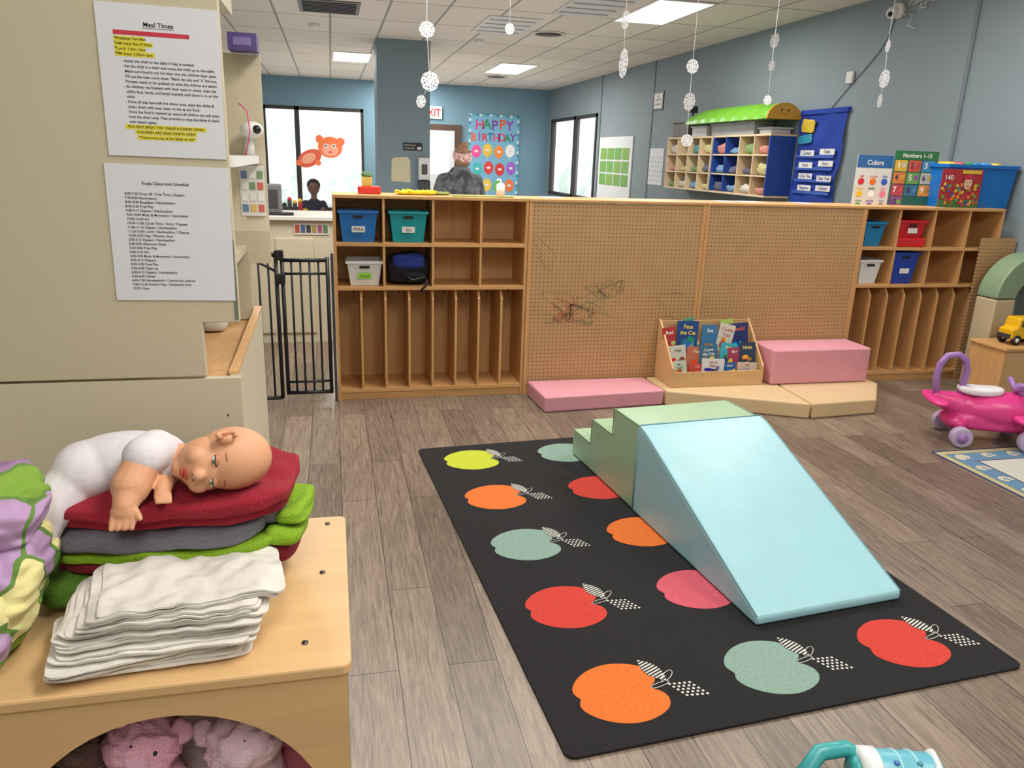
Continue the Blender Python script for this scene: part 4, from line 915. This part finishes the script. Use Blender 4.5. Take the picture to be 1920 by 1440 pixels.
for k in range(5):
    random.seed(k+60); p=Vector((xw-.02,6.3-.05*k,2.86)); pts=[p]
    for i in range(6): p=p+Vector((random.uniform(-.03,.02),random.uniform(-.12,.06),random.uniform(-.08,.05))); p.x=min(p.x,xw-.01); p.z=min(p.z,2.97); pts.append(p)
    g.tube(pts,.004,WIRE,6)
fin(g,'camera_wires',r)
pts=[(xw-.006,6.4-.0+t*1.0,2.80-.95*t**.6+.1*math.sin(t*3)) for t in [i/14. for i in range(15)]]
g=G().tube(pts,.004,plain(70,80,88),6); fin(g,'wall_cable',label='thin dark cable draped down blue wall',cat='cable')
r=root('pocket_chart',(xw,7.24,1.15),'blue hanging pocket chart with schedule cards','pocket chart')
PB=cloth(28,60,156,bump=.1)
xx=xw-.03
g=G(); ny,nz_=20,26; vs=[];fs=[]
for i in range(ny+1):
    for j in range(nz_+1):
        t=j/nz_; s_=i/ny; ylo=6.84+.06*(1-t)+.014*math.sin(t*9); yhi=7.62+.03*(1-t)+.014*math.sin(t*7+1)
        vs.append((xx+.004-.030*noise.noise(Vector((s_*4,t*5,2))) ,ylo+(yhi-ylo)*s_,1.16+(2.05-1.16)*t+.02*(1-s_)*(t)-.03*(1-t)*math.sin(s_*3.1)))
for i in range(ny):
    for j in range(nz_): a=i*(nz_+1)+j; fs.append((a,a+1,a+nz_+2,a+nz_+1))
g.add(vs,fs,PB,True).box(xx-.008,xx+.028,6.84,7.62,2.035,2.08,PB); fin(g,'chart_fabric',r)
rows=[('Centers','Table'),('Snack','Story'),('Circle Time','Clean Time'),('Naptime','Outside')]
random.seed(21)
for i,(a,b) in enumerate(rows):
    z=1.66-.12*i
    for yy,t in ((7.38,a),(7.05,b)):
        zz_=z+random.uniform(-.015,.015); yy+=random.uniform(-.02,.02)
        g=G().box(xx-.024,xx-.021,yy-.12,yy+.12,zz_-.026,zz_+.03,WHITE); g.text(t,(xx-.025,yy,zz_-.012),LN,Z,.033,plain(30,60,140),True,'c',.2); fin(g,'schedule_card',r)
    fin(G().box(xx-.021,xx-.018,6.94,7.58,z-.055,z-.024,plain(50,90,180)),'clear_pocket',r)
fin(G().soft((xx-.016,7.44,1.92),(.010,.11,.065),plain(206,176,44),n=6,cuts=12,amp=.006,freq=14,rot=(.10,0,0)),'yellow_folder',r); fin(G().soft((xx-.018,7.46,1.79),(.010,.12,.045),plain(40,140,170),n=6,cuts=12,amp=.006,freq=14,rot=(-.08,0,0)),'teal_folder',r)
for y0_,y1_,c,n in ((7.32,7.62,(30,130,60),'green'),(6.95,7.25,(200,40,45),'red')):
    g=G().box(xw-.12,xw,y0_,y1_,1.02,1.11,plastic(*c)); fin(g,'wall_tray',label=n+' plastic tray mounted below pocket chart',cat='tray',bevel=.01)
def wallcubby(y0,y1,blue):
    xf=4.57; z0,z1=1.18,1.845; r=root('wall_cubby',(4.72,(y0+y1)/2,z0),'wall mounted maple cubby shelf with small compartments','wall shelf')
    m=plain(216,194,156); bm=plain(28,66,150)
    fin(G().box(xf,xw,y0,y1,z1-.02,z1,m),'top_panel',r); fin(G().box(xf,xw,y0,y1,z0,z0+.02,m),'bottom_panel',r)
    fin(G().box(xf,xw,y0,y0+.02,z0+.02,z1-.02,bm if blue else m),'side_panel',r); fin(G().box(xf,xw,y1-.02,y1,z0+.02,z1-.02,bm if blue else m),'side_panel',r)
    fin(G().box(xw-.01,xw,y0+.02,y1-.02,z0+.02,z1-.02,plain(186,166,130)),'back_panel',r)
    for i in (1,2): fin(G().box(xf,xw-.01,y0+.02,y1-.02,z0+(z1-z0)*i/3-.008,z0+(z1-z0)*i/3+.008,m),'shelf',r)
    for i in (1,2,3):
        y=y0+(y1-y0)*i/4
        for k in range(3): fin(G().box(xf,xw-.01,y-.008,y+.008,z0+.02+(z1-z0-.02)*k/3,z0+(z1-z0)*(k+1)/3-.009,bm if (blue and i==3) else m),'divider',r)
    random.seed(int(y0*10))
    for i in range(4):
        for k in range(3):
            if random.random()<.9:
                y=y0+(y1-y0)*(i+.5)/4; zb=z0+(z1-z0)*k/3+(.02 if k==0 else .008); h=random.uniform(.03,.065)
                g=G().soft((4.70,y,zb+h),(.11,(y1-y0)/4*.38,h),cloth(*random.choice([(200,194,184),(110,146,184),(90,140,140),(196,130,120),(190,184,130),(180,190,196),(120,150,90),(90,90,110)])),n=3,cuts=8,amp=.025,freq=14,seed=i*5+k)
                fin(g,'folded_clothes',label='small folded clothes bundle in wall cubby',cat='clothes',group='clothes in wall cubbies')
wallcubby(9.03,10.35,False); wallcubby(7.70,9.0,True)
zt=1.845
def tub(y0,y1,h,m,lab):
    r=root('storage_box',(4.72,(y0+y1)/2,zt),lab,'storage box'); fin(G().box(4.60,4.84,y0+.02,y1-.02,zt,zt+h-.02,m),'box_body',r,bevel=.01); fin(G().box(4.585,4.855,y0,y1,zt+h-.02,zt+h,m),'box_lid',r,bevel=.005)
tub(9.78,10.3,.20,plain(92,86,84),'grey brown storage box on wall cubby'); tub(9.25,9.7,.13,plain(206,206,206),'white storage box on wall cubby'); tub(8.1,9.15,.14,plain(172,176,178),'clear grey storage box on wall cubby'); tub(7.74,8.02,.07,plain(190,190,190),'small white box on wall cubby')
r=root('sandbox_lid',(4.68,8.5,1.99),'bright green ribbed arched lid with yellow end','lid')
GRL=plastic(104,172,38); n=14; CX=4.66; LY0=7.66; LY1=9.70
def lidsec(y):
    t=(y-LY0)/(LY1-LY0); k=max(0,1-(max(0,t-.7)/.3)**2.4*.45)
    return .19*(.7+.3*k), .17*k*(.86+.14*min(1,t*5))
g=G(); NS=56; vs=[];fs=[]
for i in range(NS+1):
    y=LY0+(LY1-LY0)*i/NS
    w,h=lidsec(y); rib=1+.06*abs(math.sin(i*math.pi/7))
    for k in range(n+1):
        a=math.pi*k/n; vs.append((CX+w*math.cos(a)*rib,y,1.990+h*math.sin(a)*rib))
for i in range(NS):
    for k in range(n): a=i*(n+1)+k; fs.append((a,a+1,a+n+2,a+n+1))
fs.append(tuple(NS*(n+1)+k for k in range(n+1)))
g.add(vs,fs,GRL,True); fin(g,'lid_shell',r)
w,h=lidsec(LY0); YL=plastic(200,150,44)
g=G().prism([(CX+w*1.06*math.cos(math.pi*k/n),1.990+h*1.12*math.sin(math.pi*k/n)) for k in range(n+1)],LY0-.03,LY0-.001,YL,axis='y')
for s_ in (-1,1): g.disc((CX+s_*.04,LY0-.033,1.990+h*.6),.010,.012,X,Z,BLACK,12)
for k in range(6):
    a=math.radians(215+k*22); g.disc((CX+.035*math.cos(a),LY0-.033,1.990+h*.48+.025*math.sin(a)),.004,.004,X,Z,BLACK,6)
fin(g,'lid_end',r)
fin(G().box(CX-.19,CX+.19,LY0,LY1-.1,1.986,1.990,plain(60,110,20)),'lid_rim',r)
g=G().tube([(4.62,9.74,zt),(4.62,9.74,zt+.30)],.012,BLACK,8).box(4.57,4.67,9.71,9.77,zt+.30,zt+.38,BLACK); fin(g,'small_camera',label='small black camera standing on wall cubby',cat='camera')

# ---------------------------------------------------------------- snowflakes
SNOW=plain(204,206,208,rough=.9,var=.01)
def flake(x,z,rx,rz_,y,turn,seed):
    n=48; rings=10; vs=[];fs=[]
    c=Vector((x,y,z)); R=Vector((math.cos(turn),-math.sin(turn),0)); sx=rx/rz_ if turn==0 else 1.0
    for i in range(rings+1):
        for k in range(n):
            a=2*math.pi*k/n; q=i/rings; 
            if i==rings: q*=1-.06*abs(math.sin(a*4))
            vs.append(c+R*(q*rz_*sx*math.cos(a))+Vector((0,0,q*rz_*math.sin(a))))
    holes={2:(1,2),3:(1,2),5:(0,3,4),6:(0,3,4),7:(0,),8:(4,5)}
    off=seed%3
    for i in range(rings):
        for k in range(n):
            if i in holes and (k+off)%8 in holes[i]: continue
            j=(k+1)%n; fs.append((i*n+k,(i+1)*n+k,(i+1)*n+j,i*n+j))
    g=G().add(vs,fs,SNOW); fin(g,'paper_snowflake',label='white cut paper snowflake hanging on string',cat='paper snowflake',group='hanging paper snowflakes',origin=tuple(c))
strands=[(5.5,[(.65,2.30,.052,.052),(.67,1.98,.062,.064),(.61,1.85,.033,.042)]),(5.5,[(1.21,2.34,.033,.036)]),(5.5,[(2.035,2.45,.03,.06),(2.04,2.17,.032,.10)]),(5.5,[(2.57,2.18,.048,.05),(2.57,1.94,.042,.064),(2.58,1.67,.05,.045)]),(5.5,[(3.20,2.39,.032,.052),(3.20,2.22,.024,.037),(3.20,1.98,.034,.036)]),(5.5,[(4.155,2.41,.018,.045),(4.17,2.18,.037,.068),(4.16,2.02,.018,.05)])]
sd=0
for y,fl in strands:
    for i,(x,z,rx,rz_) in enumerate(fl):
        sd+=1; va=math.atan2(x,y)
        flake(x,z,rx,rz_,y,0 if rx>rz_*.8 else math.acos(rx/rz_)+va,sd)
    pts=[(fl[0][0],y+.002,ZC)]+[(f_[0],y+.002,f_[1]) for f_ in fl]
    g=G().tube(pts,.0015,plain(225,228,230),5); fin(g,'hanging_string',label='thin white string hanging from ceiling',cat='string',group='strings for snowflakes')

# ---------------------------------------------------------------- right foreground
r=root('wooden_stand',(4.6,4.24,0),'small light wooden toy stand beside foam arch','stand')
for q in ((4.355,4.375,4.08,4.38,0,.37),(4.80,4.82,4.08,4.38,0,.37)): fin(G().box(*q,WOOD),'side_panel',r,bevel=.003)
fin(G().box(4.345,4.83,4.07,4.39,.37,.39,WOODX),'top_panel',r,bevel=.004); fin(G().box(4.375,4.80,4.095,4.107,.0,.37,BIRCH),'front_panel',r)
r=root('toy_bus',(4.58,4.22,.39),'yellow plastic toy bus on wooden stand','toy vehicle')
YB_=plastic(230,178,20)
MB=Matrix.Translation((.02,0,0))
fin(G(MB).prism([(4.44,.43),(4.44,.50),(4.475,.505),(4.49,.575),(4.70,.575),(4.70,.43)],4.16,4.28,YB_,axis='y'),'bus_body',r,bevel=.012,seg=3)
for i in range(3): fin(G(MB).box(4.505+.063*i,4.55+.063*i,4.157,4.283,.515,.555,plain(90,70,30)),'bus_window',r)
for x in (4.485,4.65):
    for y in (4.155,4.265): fin(G(MB).tube([(x,y,.425),(x,y+.02,.425)],.035,BLACK,18).tube([(x,y-.002,.425),(x,y+.022,.425)],.015,plastic(240,240,240),12),'wheel',r)
fin(G(MB).box(4.425,4.442,4.17,4.27,.435,.465,plastic(60,60,60)),'bumper',r,bevel=.004)
def arch():
    x0=4.535;x1=4.86;zs=.66;w=x1-x0
    r=root('foam_arch',(4.70,4.51,0),'sage green and beige vinyl foam arch','foam arch')
    SG=vinyl(130,154,122);BE2=vinyl(194,176,142)
    out=[(x1-w*math.cos(a),zs+.315*math.sin(a)) for a in [math.pi/2*i/14 for i in range(15)]]
    inn=[(x1-(w-.17)*math.cos(a),zs+.13*math.sin(a)) for a in [math.pi/2*i/14 for i in range(15)]]
    fin(G().prism(out+inn[::-1],4.42,4.60,SG,axis='y'),'arch_top',r,bevel=.012,seg=3)
    leg=[(x0,0),(x0,.655),(x0+.17,.655)]+[(x0+.17+.07*(1-math.cos(math.pi/2*i/8)),.655-.5*i/8) for i in range(1,9)]+[(x0+.24,0)]
    fin(G().prism(leg,4.42,4.60,BE2,axis='y'),'arch_leg',r,bevel=.012,seg=3)
arch()
g=G().box(4.56,4.86,4.672,4.684,0,1.06,PEG); fin(g,'small_pegboard',label='tan pegboard panel standing behind foam arch',cat='pegboard',origin=(4.6,4.67,0))
def plane():
    r=root('ride_on_plane',(3.75,3.55,0),'pink ride-on toy airplane with purple wheels','ride-on toy'); PKP=plastic(218,56,132);PU=plastic(156,114,180);LV=plastic(178,160,192);WHP=plastic(228,222,228)
    M=Matrix.Translation((3.46,3.57,0))@Matrix.Rotation(-.42,4,'Z')
    g=G(M); g.ell((.30,0,.20),(.25,.125,.105),PKP,28,16); g.ell((.46,0,.21),(.135,.12,.12),PKP,24,14); g.cap((.10,0,.20),(-.04,0,.24),.085,.045,PKP); g.ell((.06,0,.12),(.07,.13,.045),PKP); g.ell((.42,0,.12),(.08,.13,.05),PKP); g.soft((.24,0,.13),(.22,.10,.05),PKP,n=4,cuts=8); fin(g,'fuselage',r,remesh=.007,smooth=4)
    fin(G(M).soft((.17,0,.302),(.12,.066,.026),WHP,n=3,cuts=12,sag=-.012),'seat',r)
    for s in (-1,1): fin(G(M).ell((.50,s*.112,.225),(.032,.012,.032),WHP,14,8),'headlight_disc',r)
    # open loop handle spread along the plane's length so the gap reads from the side
    fin(G(M).tube([(-.055,0,.24),(-.075,0,.36),(-.068,0,.44),(-.035,0,.495),(.02,0,.505),(.065,0,.475),(.080,0,.42),(.075,0,.34),(.065,0,.26)],.019,PU,12),'push_handle',r)
    fin(G(M).soft((.38,0,.185),(.065,.25,.022),PKP,n=3,cuts=12),'wing',r); fin(G(M).soft((-.06,0,.235),(.05,.15,.02),PKP,n=3,cuts=10),'tail_wing',r)
    for x,rd in ((.06,.058),(.42,.063)):
        for s in (-1,1):
            y=s*.155
            fin(G(M).tube([(x,y-.028,rd+.002),(x,y+.028,rd+.002)],rd,LV,24),'wheel',r,bevel=.006); fin(G(M).tube([(x,y+s*.0285,rd+.002),(x,y+s*.034,rd+.002)],rd*.5,PU,20),'wheel_hub',r)
        fin(G(M).tube([(x,-.14,rd+.002),(x,.14,rd+.002)],.012,plastic(120,120,120),10),'axle',r)
    fin(G(M).ell((.60,0,.21),(.03,.03,.03),plastic(240,210,60)),'nose_cone',r)
    for k in range(3):
        a=k*2*math.pi/3+.3; fin(G(M).ell((.615,.07*math.cos(a),.21+.07*math.sin(a)),(.010,.025,.055),PU,14,8,rot=(a-math.pi/2,0,0)),'propeller_blade',r)
    for s in (-1,1): fin(G(M).cap((.36,0,.31),(.35,s*.08,.365),.014,.016,PU),'handlebar',r)
    fin(G(M).soft((.40,0,.325),(.045,.055,.035),PU,n=3,cuts=10),'windshield',r)
plane()
def rug2():
    g=G(); TN=cloth(180,168,138);NV=cloth(40,52,84);BLU=cloth(88,124,156)
    x0,x1,y0,y1=3.22,4.80,1.9,3.36
    g.prism(rr(x0,x1,y0,y1,.02),0,.0016,NV); 
    def fl(a,b,c_,d_,m,z): g.box(a,b,c_,d_,.0016,z-.0064,m)
    fl(x0+.015,x1-.015,y0+.015,y1-.015,TN,.0084); fl(x0+.045,x1-.045,y0+.045,y1-.045,plain(150,150,60),.0086); fl(x0+.055,x1-.055,y0+.055,y1-.055,BLU,.0088); fl(x0+.16,x1-.16,y0+.16,y1-.16,plain(70,60,60),.009); fl(x0+.17,x1-.17,y0+.17,y1-.17,cloth(190,190,180),.0092)
    for i in range(9):
        y=y1-.12-i*.145
        for k in range(12):
            a=k*.42; rr_=.036-.0022*k; g.disc((x0+.105+rr_*math.cos(a),y+rr_*math.sin(a),.0029+.00003*k),.013,.013,X,Y,plain(194,186,160),8)
        x=x0+.12+i*.17; 
        for k in range(12):
            a=k*.42; rr_=.036-.0022*k; g.disc((x+rr_*math.cos(a),y1-.105+rr_*math.sin(a),.0029+.00003*k),.013,.013,X,Y,plain(194,186,160),8)
    fin(g,'border_rug',label='blue and tan rug with wave border',cat='rug')
rug2()
def teal():
    r=root('toy_walker',(1.19,1.15,0),'teal and white baby activity toy with handle','toy'); TL=plastic(54,156,158); WP=plastic(214,222,222); TR=plastic(96,172,190)
    M=Matrix.Translation((1.175,1.145,0))@Matrix.Rotation(-.25,4,'Z')
    fin(G(M).soft((0,0,.11),(.088,.078,.108),TL,n=5,cuts=14),'toy_body',r)
    fin(G(M).tube([(-.045,0,.215),(.075,-.005,.215)],.054,TR,28),'rattle_drum',r,bevel=.004)
    for a,b in ((-.085,-.040),(.070,.088)): fin(G(M).tube([(a,0,.215),(a+.006,0,.215),(b-.006,-.003,.215),(b,-.003,.215)],[.044,.058,.060,.052],WP,28),'end_collar',r)
    fin(G(M).tube([(-.10,0,.215),(-.082,0,.215)],[.030,.046],TL,24),'end_cap',r); fin(G(M).tube([(.086,-.003,.215),(.102,-.003,.215)],[.050,.034],TL,24),'end_cap',r)
    for i in range(2): fin(G(M).tube([(-.004+.036*i,-.001,.215),(.001+.036*i,-.001,.215)],.0560,plastic(150,206,214),28),'drum_band',r)
    for i,c in enumerate(((60,110,180),(60,140,150))): fin(G(M).ell((-.012+.05*i,-.020,.266),(.007,.007,.005),plastic(*c),10,6),'bead',r)
    fin(G(M).tube([(-.05,.02,.225),(-.10,.035,.250),(-.16,.025,.245),(-.20,.0,.205),(-.20,-.03,.10),(-.19,-.04,.02)],.019,TL,14),'handle',r)
    for x,y in ((-.05,-.06),(.06,-.06),(-.05,.06),(.06,.06)): fin(G(M).tube([(x-.01,y,.028),(x+.012,y,.028)],.027,TL,16),'wheel',r)
teal()

# ---------------------------------------------------------------- world, camera
w=bpy.data.worlds.new('w'); sc.world=w; w.use_nodes=True; b=w.node_tree.nodes['Background']; b.inputs[0].default_value=(.93,.97,1,1); b.inputs[1].default_value=2.1
f=1430.;p=math.radians(16.47);rl=math.radians(1.95);ww=math.radians(13.4)
Rt=Vector((math.cos(ww),-math.sin(ww),0)); F=Vector((math.sin(ww)*math.cos(p),math.cos(ww)*math.cos(p),-math.sin(p))); D=Vector((-math.sin(ww)*math.sin(p),-math.cos(ww)*math.sin(p),-math.cos(p)))
Xc=Rt*math.cos(rl)-D*math.sin(rl); Yd=Rt*math.sin(rl)+D*math.cos(rl)
cam=bpy.data.cameras.new('camera'); cam.sensor_width=36; cam.lens=f/1920*36; cam.clip_start=.05; cam.clip_end=100
co=bpy.data.objects.new('camera',cam); COL.objects.link(co)
m=Matrix((Xc,-Yd,-F)).transposed().to_4x4(); m.translation=Vector((0,0,1.5)); co.matrix_world=m
sc.camera=co
for o in bpy.data.objects:
    if '_o' in o: del o['_o']
